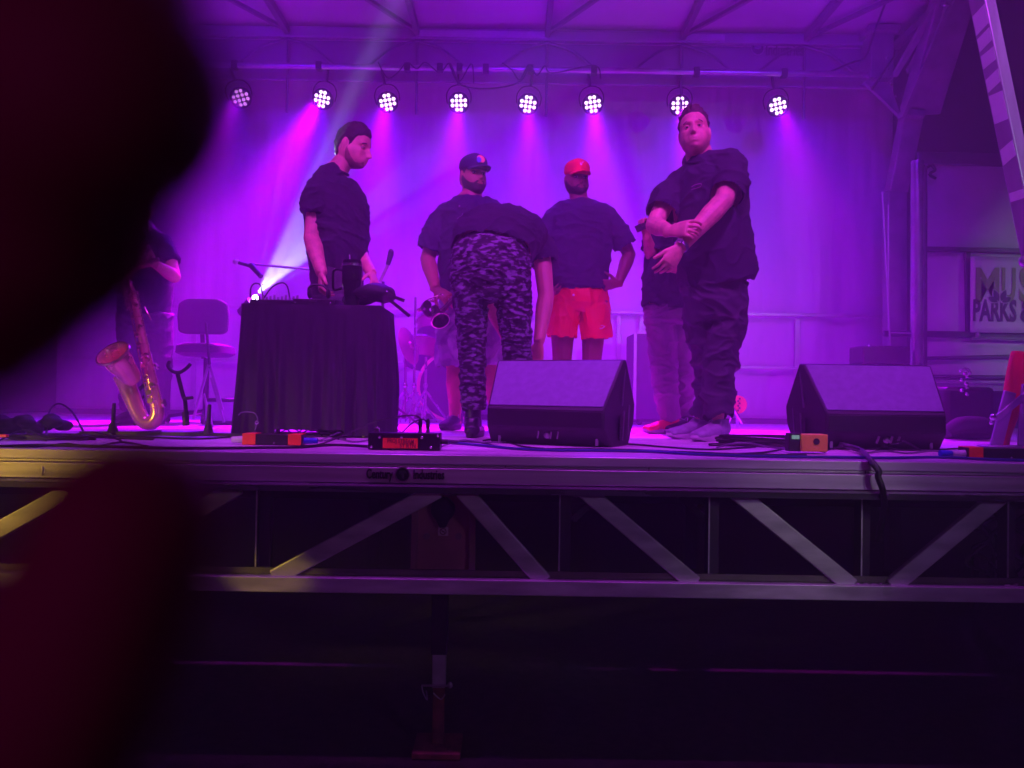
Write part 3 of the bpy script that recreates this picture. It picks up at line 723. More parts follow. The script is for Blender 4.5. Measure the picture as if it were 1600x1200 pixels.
m = MB(); m.tube([c + V((-r_ * .9, -.01, .20)), c + V((-r_ * 1.75, -.01, .195)), c + V((-r_ * 1.8, -.01, .12)), c + V((-r_ * 1.6, -.01, .09)), c + V((-r_ * .85, -.01, .10))], .007); m.build('handle', GLB, tum)
m = MB(); m.cyl(c + V((-.012, 0, .25)), c + V((-.014, 0, .285)), .0035, n=8); m.build('straw', mat('clear_straw', (.4, .35, .45), .3), tum)
bag = thing('soft_black_bag', 'crumpled black bag with zipped flap at the right end of the table', 'bag', (P(582, 470, TD + .12).x, TD + .14, TZ))
m = MB(); m.loft([(ot(545, 472, .2), .02, .05), (ot(560, 464, .16), .035, .12), (ot(585, 458, .14), .05, .14), (ot(606, 462, .14), .045, .12), (ot(614, 468, .14), .02, .06)], side=(0, 0, 1), n=16)
def wr(a, s1=9, s2=26): return lambda co, nrm: co + nrm * (a * noise.noise(co * s1) + a * .45 * noise.noise(co * s2 + V((3, 1, 2))))
fuse(m, 'bag_body', mat('bag_nylon', (.015, .014, .018), .6, 0, .2, 8, .3, 60), bag, .006, 2, wr(.012))
m = MB(); m.bar(ot(602, 459, .05), ot(632, 470, .03), .004, .018, up=(0, 0, 1)); m.bar(ot(608, 468, .05), ot(640, 494, .04), .004, .018, up=(0, 0, 1)); m.build('dangling_strap', mat('strap_black', (.02, .018, .024), .5), bag)
m = MB(); m.tube([ot(560, 457, .05), ot(585, 449, .03), ot(606, 456, .04)], .003); m.build('zip', CHR, bag)
hp = thing('black_device', 'small black headphone set with pad by the man\'s hand on the table', 'headphones', (P(490, 466, TD + .1).x, TD + .1, TZ + .03))
m = MB(); m.tube([ot(483, 465, .1), ot(482, 451, .1), ot(489, 445, .1), ot(503, 446, .1), ot(511, 452, .1), ot(513, 465, .1)], .006); m.build('headband', BLKP, hp)
m = MB(); m.ell(ot(484, 459, .1), (.012, .03, .028)); m.build('ear_pad', RUB, hp)
m = MB(); m.ell(ot(513, 459, .1), (.012, .03, .028)); m.build('ear_pad', RUB, hp)

# ------------------------------------------------------------------ beam light behind the table
bl = thing('beam_light', 'small lamp behind the table throwing a fan of cold white rays', 'beam lamp', P(397, 470, 5.6))
bp = P(399, 463, 5.6)
m = MB(); m.loft([(bp + V((-.10, .06, -.12)), .055, .055), (bp + V((-.02, 0, -.035)), .04, .04)], n=16); m.build('lamp_head', BLKP, bl)
m = MB(); m.ell(bp + V((0, 0, -.012)), (.022, .022, .022)); m.build('lens', mat('white_lens', (1, 1, 1), .3, emit=((.85, .95, 1), 30)), bl)
m = MB(); m.cyl((bp.x - .05, 5.68, H), (bp.x - .05, 5.68, bp.z - .06), .018, n=10); m.build('post', BLK, bl)
m = MB()
for k in range(3): a = k * 2.1; m.bar((bp.x - .05, 5.68, H + .2), (bp.x - .05 + .2 * math.cos(a), 5.68 + .2 * math.sin(a), H + .01), .015, .015)
m.build('tripod', BLK, bl)
random.seed(3)
for (tx, ty, wt_, ang) in ((428, 330, 8, 2.5), (474, 345, 36, 14), (455, 330, 9, 4), (505, 365, 55, 14), (485, 345, 16, 4), (640, 330, 8, 5)):
    spot('beam_ray', bp + (P(tx, ty, 5.05) - bp).normalized() * .04, P(tx, ty, 5.05), (.62, .80, 1), wt_ * 60, ang, .5, .01)

# ------------------------------------------------------------------ boom microphones and stands
def tripod_stand(root, base, ztop, r=.011, spread=.28, mm=BLK, legs=3, ph=.3):
    m = MB(); m.cyl(base + V((0, 0, .08)), V((base.x, base.y, ztop)), r, n=10); m.build('stand_pole', mm, root)
    m = MB()
    for k in range(legs):
        a = ph + k * 2 * math.pi / legs
        m.cyl(base + V((0, 0, .22)), base + V((spread * math.cos(a), spread * math.sin(a), .012)), r * .8, n=8)
    m.build('tripod_leg', mm, root)
mic = thing('boom_microphone', 'microphone on a long boom stand behind the profile man', 'microphone', V((P(560, 600, 5.3).x, 5.3, H)))
tripod_stand(mic, mic.location, P(560, 428, 5.3).z, mm=BLK)
m = MB(); m.cyl(P(560, 428, 5.3), P(388, 412, 5.2), .009, n=8); m.build('boom_arm', mat('boom_chrome', (.35, .32, .38), .3, .8), mic)
m = MB(); m.cyl(P(392, 414, 5.2), P(408, 432, 5.15), .020, .016, n=12); m.cyl(P(368, 409, 5.2), P(392, 416, 5.2), .012, n=10); m.build('mic_body', BLK, mic)
m = MB(); m.ell(P(369, 409, 5.2), (.024, .02, .02)); m.build('mic_head', GAL, mic)
mic2 = thing('vocal_microphone', 'slim microphone tilted up on a stand behind the tumbler and bag', 'microphone', V((P(596, 600, 5.5).x, 5.5, H)))
tripod_stand(mic2, mic2.location, P(597, 440, 5.5).z)
m = MB(); m.cyl(P(594, 440, 5.5), P(608, 410, 5.5), .011, n=10); m.build('mic_clip', mat('pink_metal', (.5, .3, .4), .3, .6), mic2)
m = MB(); m.cyl(P(606, 414, 5.5), P(611, 396, 5.5), .016, .022, n=12); m.ell(P(611, 394, 5.5), (.02, .02, .026)); m.build('mic_body', BLK, mic2)

# ------------------------------------------------------------------ drum kit
DD = 6.3
kit = thing('drum_kit', 'drum kit with dark bass drum head and small toms behind the capped men', 'drum kit', V((P(705, 600, DD).x, DD, H)))
SH = mat('drum_shell', (.22, .03, .09), .3, 0, .15); HEAD = mat('drum_head', (.06, .03, .09), .45, 0, .1); HOOP = mat('drum_hoop', (.85, .35, .4), .3, .3)
bc = PX(707, DD, H + .30); rb = .285
ry = Matrix.Rotation(R(-90), 3, 'X')
m = MB(); m.cyl(bc, bc + V((0, .4, 0)), rb * .97, n=48); bd_ = m.build('bass_drum', SH, kit)
m = MB(); m.cyl(bc + V((0, -.002, 0)), bc + V((0, -.008, 0)), rb * .96, n=48); m.build('drum_head', HEAD, bd_)
m = MB(); m.lathe([(rb * .93, .02), (rb * .93, -.03), (rb * 1.02, -.03), (rb * 1.02, .02), (rb * .93, .02)], bc, ry, n=56); m.build('hoop', HOOP, bd_)
m = MB()
for k in range(10):
    a = k * .628 + .2; q = bc + V((rb * 1.0 * math.cos(a), .03, rb * 1.0 * math.sin(a))); m.cyl(q + V((0, -.05, 0)), q + V((0, .08, 0)), .008, n=8); m.ell(q + V((0, -.05, 0)), (.014, .014, .014), n=8, m=6)
m.cyl(bc + V((-.24, .05, -.1)), PX(640, DD - .1, H + .01), .010, n=8); m.build('tension_rod', CHR, bd_)
for px, py, rx_, hh in ((678, 512, .14, .12), (660, 552, .15, .18), (735, 508, .15, .14)):
    c = P(px, py, DD + .1)
    m = MB(); tl = Matrix.Rotation(R(-25), 3, 'X'); m.lathe([(rx_, -hh / 2), (rx_, hh / 2)], c, tl, n=36); t_ = m.build('tom', SH, kit)
    m = MB(); m.lathe([(0, hh / 2), (rx_, hh / 2), (rx_ + .008, hh / 2 - .012), (rx_ + .008, hh / 2 + .008), (rx_ - .004, hh / 2 + .006)], c, tl, n=36); m.build('tom_hoop', CHR, t_)
    m = MB(); m.lathe([(0, -hh / 2 - .001), (rx_ - .002, -hh / 2 - .001)], c, tl, n=36); m.build('tom_skin', HEAD, t_)
def hstand(px, zt, name='cymbal_stand'):
    b_ = PX(px, DD - .25, H); m = MB(); m.cyl(b_ + V((0, 0, .06)), V((b_.x, b_.y, zt)), .010, n=8)
    for k in range(3):
        a = .5 + k * 2.09
        for dz in (.0, .012): m.cyl(b_ + V((0, 0, .26 + dz)), b_ + V((.2 * math.cos(a), .2 * math.sin(a), .012 + dz)), .006, n=6)
    m.ell(b_ + V((0, 0, .30)), (.018, .018, .025), n=8, m=6); m.build(name, mat('stand_chrome', (.32, .25, .34), .25, .85), kit)
hstand(632, P(632, 545, DD).z); hstand(646, P(646, 470, DD).z); hstand(664, P(660, 560, DD).z)
for px, py, tl in ((640, 540, 72), (742, 478, 15)):
    c = P(px, py, DD - .25); rt_ = Matrix.Rotation(R(tl), 3, 'Y') @ Matrix.Rotation(R(18), 3, 'X')
    m = MB(); m.lathe([(0, .028), (.02, .026), (.034, .012), (.10, .004), (.155, -.008), (.155, -.011), (.10, .001), (.03, .008)], c, rt_, n=36); m.build('cymbal', mat('cymbal_bronze', (.35, .16, .2), .35, .6), kit)

# ------------------------------------------------------------------ back-of-stage things
def obj_chair():
    d = 5.7
    r = thing('office_chair', 'padded swivel chair with wide backrest at the back left, left of the table', 'chair', V((P(322, 600, d).x, d, H)))
    CH = mat('chair_fabric', (.05, .04, .07), .9)
    m = MB(); c = P(318, 495, d - .15); m.loft([(c + V((0, 0, -.125)), .13, .03), (c + V((0, 0, -.10)), .175, .035), (c + V((0, 0, .0)), .185, .035), (c + V((0, 0, .09)), .175, .035), (c + V((0, 0, .125)), .12, .03)], n=28, pw=4, sub=3); m.build('backrest', CH, r)
    m = MB(); c = P(322, 548, d); m.loft([(c + V((0, 0, -.045)), .14, .14), (c + V((0, 0, -.02)), .185, .19), (c + V((0, 0, .03)), .18, .18), (c + V((0, 0, .05)), .13, .14)], n=28, pw=4, sub=3); m.build('seat', CH, r)
    b_ = r.location
    m = MB(); m.cyl(b_ + V((0, 0, .08)), V((b_.x, d, P(322, 560, d).z)), .022, n=10); m.bar(P(316, 520, d - .12), P(318, 560, d - .02), .03, .012); m.build('post', BLK, r)
    m = MB()
    for k in range(5): a = k * 1.257; m.bar(b_ + V((0, 0, .09)), b_ + V((.26 * math.cos(a), .26 * math.sin(a), .05)), .03, .025); m.ell(b_ + V((.26 * math.cos(a), .26 * math.sin(a), .026)), (.02, .02, .026), n=8, m=6)
    m.build('wheel_base', BLK, r)
obj_chair()
ms = thing('music_stand', 'folded music stand leaning open behind the empty instrument stand', 'music stand', V((P(330, 600, 5.0).x, 5.0, H)))
m = MB(); 
for a, b in (((328, 570), (348, 640)), ((326, 570), (302, 655)), ((330, 590), (350, 660)), ((318, 615), (332, 668))): m.bar(P(*a, 5.0), P(*b, 5.0), .014, .014)
m.build('folding_leg', mat('stand_grey', (.3, .28, .34), .4, .5), ms)
m = MB(); m.cyl(P(328, 575, 5.0), P(322, 505, 5.1), .009, n=8); m.build('pole', BLK, ms)
am = thing('guitar_amplifier', 'low dark amplifier cabinet on the floor left of the table, at the back', 'amplifier', V((P(345, 600, 5.35).x, 5.35, H)))
m = MB(); m.box2((P(318, 600, 5.35).x, 5.35, H), (P(372, 600, 5.35).x, 5.6, P(340, 622, 5.35).z)); m.build('cabinet', BLKP, am, bevel=.015)
m = MB(); m.box2((P(322, 600, 5.34).x, 5.335, H + .03), (P(368, 600, 5.34).x, 5.348, P(340, 628, 5.35).z)); m.build('grille_cloth', GRIL, am)
sp = thing('tall_speaker_case', 'tall dark road case with pale metal edges, between red shorts and the tall man', 'road case', V((P(1018, 600, 6.4).x, 6.4, H)))
a, b = P(991, 655, 6.4), P(1045, 520, 6.4)
m = MB(); m.box2((a.x, 6.4, H + .05), (b.x, 6.9, b.z)); m.build('case_body', mat('case_purple', (.06, .04, .08), .6), sp, bevel=.01)
m = MB()
for x in (a.x, b.x): m.box2((x - .012, 6.388, H + .05), (x + .012, 6.41, b.z))
m.box2((a.x, 6.388, b.z - .012), (b.x, 6.41, b.z + .012)); m.build('edge_profile', GALW, sp)
m = MB()
for x in (a.x + .05, b.x - .05): m.ell((x, 6.45, H + .028), (.028, .02, .028), n=10, m=8)
m.build('caster', RUB, sp)
tb2 = thing('small_orange_reel', 'small round orange reel on a low stand behind the tall man\'s shoes', 'reel', V((P(1152, 600, 6.0).x, 6.0, H)))
c = P(1152, 632, 6.0)
m = MB(); m.lathe([(0, .02), (.07, .02), (.07, -.02), (0, -.02)], c, rx, n=28); rl = m.build('reel_disc', mat('orange_plastic', (.8, .2, .08), .45), tb2)
m = MB()
for k in range(6): m.ell(c + V((.012 * (k % 2), -.024, -.045 + .018 * k)), (.008, .006, .008), n=8, m=5)
m.build('hole_row', BLK, rl)
m = MB(); m.cyl(P(1146, 638, 5.95), P(1160, 662, 5.95), .012, n=8); m.cyl(P(1146, 638, 5.95), PX(1135, 5.95, H + .01), .012, n=8); m.cyl(c, PX(1152, 6.05, H + .01), .012, n=8); m.build('stand_leg', CHR, tb2)

# ------------------------------------------------------------------ saxophones and stands
BRASS = mat('sax_brass', (.90, .45, .42), .24, .65, .12, 9); KEYM = mat('sax_key', (.85, .6, .5), .2, .95, .05)
def sax(name, label, d, pts_body, pts_bell, bell_c, bell_dir, rbell, sc_=1.0, BRASS=BRASS):
    r = thing(name, label, 'saxophone', pts_body[-1][0])
    m = MB(); secs = [(p, rr_ * sc_, rr_ * sc_) for p, rr_ in pts_body + pts_bell]
    m.loft(secs, n=22, sub=6)
    body = m.build('body_tube', BRASS, r)
    bd = V(bell_dir).normalized(); q = bd.to_track_quat('Z', 'Y').to_matrix()
    r0 = pts_bell[-1][1] * sc_
    m = MB(); m.lathe([(r0, 0), (r0 * 1.12, .045 * sc_ * 1.2), (r0 * 1.35, .08 * sc_ * 1.2), (rbell * .80, .105 * sc_ * 1.2), (rbell, .118 * sc_ * 1.2), (rbell + .004, .122 * sc_ * 1.2), (rbell - .003, .124 * sc_ * 1.2), (rbell * .78, .108 * sc_ * 1.2), (r0 * 1.2, .08 * sc_ * 1.2), (r0 * .95, .03), (r0 * .8, -.02), (0, -.025)], bell_c, q, n=40)
    bell = m.build('bell', BRASS, r)
    m = MB(); m.lathe([(rbell + .001, .116 * sc_ * 1.2), (rbell + .006, .119 * sc_ * 1.2), (rbell + .003, .125 * sc_ * 1.2), (rbell - .004, .124 * sc_ * 1.2)], bell_c, q, n=40); m.build('bell_rim', KEYM, bell)
    return r, q
d = 3.85
px_ = lambda x, y, dd=0: P(x, y, d + dd)
body = [(px_(205, 448, .03), .010), (px_(209, 462, .03), .012), (px_(214, 490, .02), .016), (px_(224, 535, .01), .020), (px_(236, 590, 0), .025), (px_(244, 630), .028)]
bell = [(px_(246, 648), .030), (px_(238, 660), .032), (px_(224, 657), .033), (px_(213, 638), .035), (px_(202, 610), .039), (px_(192, 585, -.02), .044)]
sx, q_ = sax('saxophone', 'brass saxophone standing upright on a black stand at the left', d, body, bell, px_(205, 590, -.03), (-.22, -.66, .68), .080, 1.12)
# keys
rods = MB()
def along(t):
    k = t * (len(body) - 1); i = min(int(k), len(body) - 2); return body[i][0].lerp(body[i + 1][0], k - i), body[i][1]
for k in range(15):
    c, r0 = along(.12 + .86 * k / 14); s = 1 if k % 3 else -1
    cc = c + V((-.012 * s, -r0 - .008, 0)); rr_ = .007 + .010 * k / 14
    kb = MB(); kb.lathe([(0, .004), (rr_ * .8, .004), (rr_, .0), (rr_, -.004), (0, -.004)], cc, Matrix.Rotation(R(80), 3, 'X'), n=14); kb.build('key_cup', KEYM, sx)
    rods.tube([cc, c + V((.022, -r0 * .6, .006)), c + V((.030, -.004, .0))], .0025, n=6, sub=3)
for off in ((.026, -.012), (-.024, -.018)):
    a, _ = along(.18); b, _ = along(.97); rods.cyl(a + V((off[0], off[1], 0)), b + V((off[0] * 1.2, off[1] * 1.4, 0)), .003, n=6)
for k in range(9):
    c, r0 = along(.15 + .1 * k); rods.ell(c + V((.027, -.014, 0)), (.007, .006, .006), n=8, m=6); rods.ell(c + V((-.025, -.02, .01)), (.006, .006, .006), n=8, m=6)
for k in range(7):
    c, r0 = along(.05 + .05 * k); rods.tube([c + V((-.018, -.01, 0)), c + V((-.036 - .004 * (k % 2), -.02, .006)), c + V((-.03, -.03, -.008))], .004, n=6, sub=3)
rods.build('key_rod', KEYM, sx)
m = MB(); m.tube([px_(226, 480, -.02), px_(231, 490, -.03), px_(236, 500, -.03)], .004); m.tube([px_(205, 450, .03), px_(203, 440, .05), px_(196, 436, .08), px_(186, 440, .1)], .008, sub=5); m.build('neck', BRASS, sx)
m = MB(); m.lathe([(.022, -.003), (.025, 0), (.022, .003), (.019, 0), (.022, -.003)], px_(226, 562, -.04), Matrix.Rotation(R(90), 3, 'X'), n=20); m.build('key_guard', KEYM, sx)
for k in range(5): m = MB(); m.tube([px_(222 + 3.2 * k, 570 + 17 * k, -.045), px_(229 + 3.2 * k, 569 + 17 * k, -.05), px_(231 + 3.2 * k, 578 + 17 * k, -.04)], .0028, n=6, sub=3); m.build('key_guard', KEYM, sx)
m = MB(); m.lathe([(0, .004), (.017, .004), (.018, -.004), (0, -.004)], px_(245, 572, -.01), Matrix.Rotation(R(60), 3, 'Y'), n=14); m.build('pad_cup', KEYM, sx)
m = MB(); m.lathe([(0, .005), (.02, .005), (.021, -.005), (0, -.005)], px_(256, 630, -.01), Matrix.Rotation(R(80), 3, 'Y'), n=14); m.build('pad_cup', KEYM, sx)
def sstand(bx, y, label, tipx, tipy, peg):
    b_ = V((P(bx, 600, y).x, y, H))
    r = thing('instrument_stand', label, 'instrument stand', b_, 'black saxophone stands at the left')
    m = MB(); t = P(tipx, tipy, y); m.cyl(b_ + V((0, 0, .06)), b_ + V((-.005, 0, .13)), .017, n=12); m.tube([b_ + V((0, 0, .06)), b_ + V((-.006, 0, .18)), b_ + V((-.02, 0, .22)), t], .011, sub=4); m.build('upright', BLKP, r)
    m = MB(); m.tube([t + V((-.035, -.01, .055)), t + V((-.038, -.02, .03)), t + V((-.015, -.02, .005)), t + V((.02, -.02, 0)), t + V((.055, -.02, .022)), t + V((.075, -.02, .045))], .009, sub=5); m.build('cradle_fork', RUB, r)
    m = MB(); q = b_ + V((-.012, 0, .20)); m.tube([q, q + V((.02, -.03, 0)), q + V((.06, -.04, .005))], .008); m.build('lower_rest', RUB, r)
    m = MB()
    for s in (-.30, .30, ): m.bar(b_ + V((0, .0, .018)), b_ + V((s, .02, .014)), .022, .018)
    m.bar(b_ + V((0, 0, .018)), b_ + V((0, .25, .014)), .022, .018); m.build('base_leg', BLKP, r)
    m = MB(); k = b_ + V((peg, .01, .02)); m.cyl(k, k + V((.0, 0, .05)), .028, .014, n=14); m.cyl(k + V((0, 0, .05)), k + V((.004, 0, .15)), .011, .009, n=10); m.build('side_peg', RUB, r)
    return r
sstand(216, 3.93, 'black stand holding the brass saxophone', 207, 612, -.13)
sstand(292, 3.93, 'empty black stand with open forked cradle, between saxophone and table', 277, 582, .11)

# ------------------------------------------------------------------ small gear on the deck edge
def quadbox(x0, x1, y, label, blue=1):
    a, b = P(x0, 690, y).x, P(x1, 690, y).x; w_ = b - a
    r = thing('power_box', label, 'power box', V(((a + b) / 2, y, H)), 'black power boxes with orange ends')
    m = MB(); m.box(r.location + V((0, .04, .027)), (w_, .08, .046)); m.build('casing', BLKP, r, bevel=.003)
    for s in (-1, 1):
        m = MB(); m.box(r.location + V((s * (w_ / 2 - .031), .04, .0275)), (.060, .084, .050)); m.build('orange_tape', ORT, r, bevel=.002)
    m = MB(); m.ell(r.location + V((.01, -.001, .012)), (.004, .002, .004), n=8, m=6); m.build('screw', CHR, r)
    m = MB(); m.cyl(r.location + V((-w_ / 2 - .055, .03, .022)), r.location + V((-w_ / 2, .03, .024)), .014, .016, n=14); m.build('inlet_plug', mat('plug_white', (.6, .6, .65), .4), r)
    m = MB(); q = r.location + (V((w_ / 2 + .035, .03, .022)) if blue else V((-w_ / 2 - .075, .03, .022))); m.cyl(q + V((-.03, 0, 0)), q + V((.03, 0, 0)), .015, .012, n=14); m.build('blue_connector', mat('connector_blue', (.02, .05, .55), .4), r)
    return r
quadbox(378, 471, 3.46, 'flat black box with two orange taped ends before the black table')
quadbox(1514, 1640, 3.24, 'flat black box with an orange taped end at the right edge of the deck', 0)
jb = thing('junction_box', 'black metal junction box with orange handwritten label and two upright plugs', 'junction box', V((P(631, 690, 3.27).x, 3.27, H)))
a, b = P(575, 690, 3.27), P(687, 690, 3.27); zt2 = P(631, 677, 3.27).z
m = MB(); m.box2((a.x, 3.27, H + .004), (b.x, 3.37, zt2)); m.build('casing', mat('jb_black', (.015, .013, .018), .4, .4), jb, bevel=.002)
m = MB(); la, lb2 = P(598, 700, 3.27), P(653, 685, 3.27); m.box2((la.x, 3.2675, H + .010), (lb2.x, 3.2695, lb2.z)); lab = m.build('orange_label', ORT, jb)
INK = mat('marker_ink', (.25, .01, .02), .6)
text('PROJ STREAM', .026, 'handwriting', INK, jb, Matrix.Translation(P(626, 689.5, 3.2665)) @ Matrix.Rotation(R(2), 4, 'Y'), .0004, .72, .0004)
text('ST RTN', .026, 'handwriting', INK, jb, Matrix.Translation(P(637, 697, 3.2665)), .0004, .8, .0004)
m = MB()
for px, py in ((593, 683), (580, 698), (627, 683), (659, 684), (673, 699), (684, 681)): m.ell(P(px, py, 3.268), (.006, .003, .006), n=10, m=6)
m.build('screw', CHR, jb)
for px in (656.5, 668.5):
    q = P(px, 676, 3.31); m = MB(); m.cyl(q, q + V((0, 0, .018)), .0085, n=12); pl = m.build('plug_collar', CHR, jb)
    m = MB(); m.loft([(q + V((0, 0, .017)), .008, .008), (q + V((0, 0, .045)), .009, .009), (q + V((0, 0, .06)), .005, .005)], n=12); m.build('plug_boot', RUB, pl)
q = P(589, 672, 3.32); m = MB(); m.box2((q.x - .01, 3.31, zt2), (q.x + .01, 3.33, zt2 + .02)); m.build('silver_socket', CHR, jb, bevel=.002)
m = MB(); q = P(687, 690, 3.32); m.cyl(q, q + V((.035, 0, 0)), .010, n=10)
for k in range(9): m.cyl(q + V((.008 + k * .008, 0, 0)), q + V((.012 + k * .008, 0, 0)), .0115 - .0005 * k, n=12)
m.build('strain_relief', RUB, jb)
yb = thing('yellow_stage_box', 'yellow cable box with a small green display among the coiled cables', 'cable tester', V((P(1272, 690, 3.40).x, 3.40, H)))
m = MB(); a, b = P(1253, 694, 3.4), P(1294, 679, 3.4); m.box2((a.x, 3.4, H + .012), (b.x, 3.48, b.z)); m.build('casing', mat('yellow_plastic', (.70, .80, .05), .45), yb, bevel=.004)
m = MB(); a, b = P(1233, 689, 3.42), P(1252, 677, 3.42); m.box2((a.x, 3.42, H + .01), (b.x, 3.47, b.z)); m.build('meter_body', BLKP, yb, bevel=.003)
m = MB(); a, b = P(1237, 686, 3.418), P(1249, 680, 3.418); m.box2((a.x, 3.4165, a.z), (b.x, 3.4185, b.z)); m.build('display', mat('green_display', (.2, .5, .25), .4, emit=((.25, .7, .35), .35)), yb)
m = MB(); c = P(1276, 690, 3.397); m.cyl(c, c + V((0, .004, 0)), .014, n=16); m.build('socket', BLKP, yb)

# ------------------------------------------------------------------ cables on the deck
def fl(px, py, dz=.006): q = FL(px, py, H); return V((q.x, q.y, H + dz))
BLU = mat('cable_blue', (.02, .03, .22), .4); GRY = mat('cable_grey', (.16, .14, .2), .45)
def deck_cable(pts, r, m_, label, grp='cables lying on the deck edge', dz=None):
    q = MB(); q.tube([fl(p[0], p[1], (p[2] if len(p) > 2 else r + .001)) for p in pts], r, n=8, sub=7); return tag(q.build('floor_cable', m_), label, 'cable', grp)
deck_cable([(700, 694), (740, 697), (800, 703), (860, 706), (930, 706.5), (1010, 708), (1080, 712), (1130, 714), (1200, 716), (1300, 717), (1390, 718), (1470, 717), (1560, 721), (1650, 723)], .006, BLU, 'blue cable running along the deck edge from the junction box to the right')
deck_cable([(700, 691), (750, 693), (780, 700), (830, 704), (900, 703.5), (980, 705), (1080, 709), (1160, 712), (1260, 713.5)], .005, CB, 'black cable lying just behind the blue one before the centre wedge')
deck_cable([(755, 690), (780, 687.5), (815, 699), (850, 703)], .0045, CB, 'short black cable bending to the deck in front of the centre wedge')
deck_cable([(870, 690, .03), (880, 689, .012), (930, 692), (990, 696), (1050, 701), (1110, 704), (1180, 700)], .0045, CB, 'thin black cable trailing right from under the centre wedge')
deck_cable([(-80, 700), (0, 700), (60, 698), (120, 699), (200, 701), (300, 703), (400, 702), (470, 701), (520, 697.5), (575, 700)], .006, CB, 'black cable along the left deck edge below the saxophone')
deck_cable([(60, 684), (120, 682), (180, 683), (240, 685), (290, 687), (330, 686.5), (372, 683)], .005, CB, 'black cable past the feet of the saxophone stands')
deck_cable([(470, 697.5), (500, 696), (540, 688, .03), (590, 668 + 20, .10), (640, 692, .135), (656, 692, .12), (657, 692, .10)], .004, CB, 'thin cable rising from the deck into the junction box plugs')
deck_cable([(600, 700.5), (612, 700, .02), (628, 696, .06), (645, 692, .10), (662, 692, .115), (669, 692, .08)], .004, CB, 'thin cable crossing the orange label up to the plugs')
deck_cable([(603, 702), (612, 704, .004), (622, 703, .008), (622, 700, .012), (608, 700.5, .008), (603, 702)], .004, CB, 'small loop of cable before the orange handwritten label')
deck_cable([(500, 690), (520, 686, .02), (550, 681, .045), (572, 681, .05), (590, 685, .03), (612, 688, .01)], .004, GRY, 'grey cable arched between the power box and junction box')
deck_cable([(560, 679, .05), (572, 678, .09), (586, 677, .10), (600, 677, .09)], .003, GRY, 'short grey lead curling up before the tablecloth')
deck_cable([(372, 686, .12), (378, 684, .132), (395, 684, .13), (402, 684, .10), (400, 684, .06), (398, 684, .04)], .003, GRY, 'thin grey lead arched over the left end of the power box')
q = MB(); q.lathe([(.0055, -.002), (.009, 0), (.0055, .002), (.003, 0), (.0055, -.002)], P(401, 660, 3.42), rx, n=18); tag(q.build('ring_terminal', CHR), 'tiny silver ring hanging at the end of the lead above the power box', 'ring')
random.seed(11)
# snarl under the tablecloth
for k in range(7):
    x0 = 415 + k * 26
    deck_cable([(x0 - 20, 676 + random.uniform(-4, 6)), (x0, 672 + random.uniform(-3, 4), .03 + .02 * random.random()), (x0 + 18, 680 + random.uniform(-5, 4), .01), (x0 + 40, 676 + random.uniform(-4, 4), .03), (x0 + 62, 684 + random.uniform(-4, 4), .006)], .004, CB if k % 3 else GRY,
               ['tangled cable under the tablecloth hem'][0], 'tangled cables under the tablecloth hem')
def coil(cx, cy, rx_, n, m_, label, r=.005, dep=.09, name='cable_coil', tail=None, twist=.012, seed=1, hgt=.03):
    random.seed(seed); c = FL(cx, cy); pts = []
    for k in range(n * 14):
        a = k * 2 * math.pi / 14; rr_ = rx_ * (1 + .10 * math.sin(k * .37 + seed)) * (1 - .02 * (k // 14))
        pts.append(V((c.x + rr_ * math.cos(a) + twist * random.uniform(-1, 1), c.y + dep * math.sin(a) + .5 * twist * random.uniform(-1, 1), H + r + hgt * (.5 + .5 * noise.noise(V((k * .13, seed, 0)))) * (k / (n * 14)))))
    if tail: pts += [fl(*t) for t in tail]
    q = MB(); q.tube(pts, r, n=7, sub=3); return tag(q.build(name, m_), label, 'cable coil')
coil(75, 687, .19, 6, CB, 'loose coil of black cable at the left end of the deck', .006, .11, tail=[(180, 686), (240, 688)], seed=2)
deck_cable([(72, 690), (73, 682, .05), (78, 678, .13), (92, 678, .16), (112, 680, .12), (130, 684, .03), (132, 686)], .005, CB, 'black cable arching up out of the left coil')
q = MB(); 
for k in range(26):
    a = FL(10, 682); q.ell(a + V((-.25 + .5 * random.random(), .12 * random.random(), .03 + .06 * random.random())), (.05, .04, .03), n=10, m=7)
tag(fuse(q, 'cloth_heap', mat('heap_black', (.015, .012, .016), .8), None, .008, 3, wr(.012)), 'dark heap of cloth and cable at the far left of the deck', 'cloth heap')
q = MB(); c = P(6, 681, 3.45); q.box(c, (.035, .02, .012)); tag(q.build('orange_tag', ORT, bevel=.002), 'small orange tag on the cables at the far left', 'cable tag')
coil(1200, 698, .27, 8, CB, 'flat pile of coiled black cable left of the yellow box', .0055, .09, seed=5, hgt=.085, twist=.028)
random.seed(21)
for k, (x0, x1, yy, n_, lb_) in enumerate(((480, 575, 690, 5, 'cable snaking between the power box and junction box'), (410, 540, 684, 5, 'cable crossing in front of the tablecloth hem'), (520, 640, 684, 5, 'cable passing behind the junction box'), (1120, 1290, 705, 7, 'cable curving over the pile left of the yellow box'), (1150, 1260, 693, 5, 'cable half hidden behind the coiled pile'), (1290, 1440, 707, 6, 'cable straggling before the right wedge speaker'), (1350, 1520, 710, 6, 'cable wandering towards the right power box'), (0, 190, 692, 6, 'cable wandering over the left coil'), (20, 230, 697, 6, 'cable trailing right from the left coil'), (690, 790, 697, 4, 'cable wavering before the boots of the bent person'))):
    pts = []
    for i in range(n_):
        t = i / (n_ - 1); pts.append((x0 + (x1 - x0) * t, yy + random.uniform(-5, 4), .006 + .05 * random.random() * (0 < i < n_ - 1) * (k % 2)))
    deck_cable(pts, .0042, CB if k % 3 else GRY, ('grey ' if k % 3 == 0 else 'thin black ') + lb_)
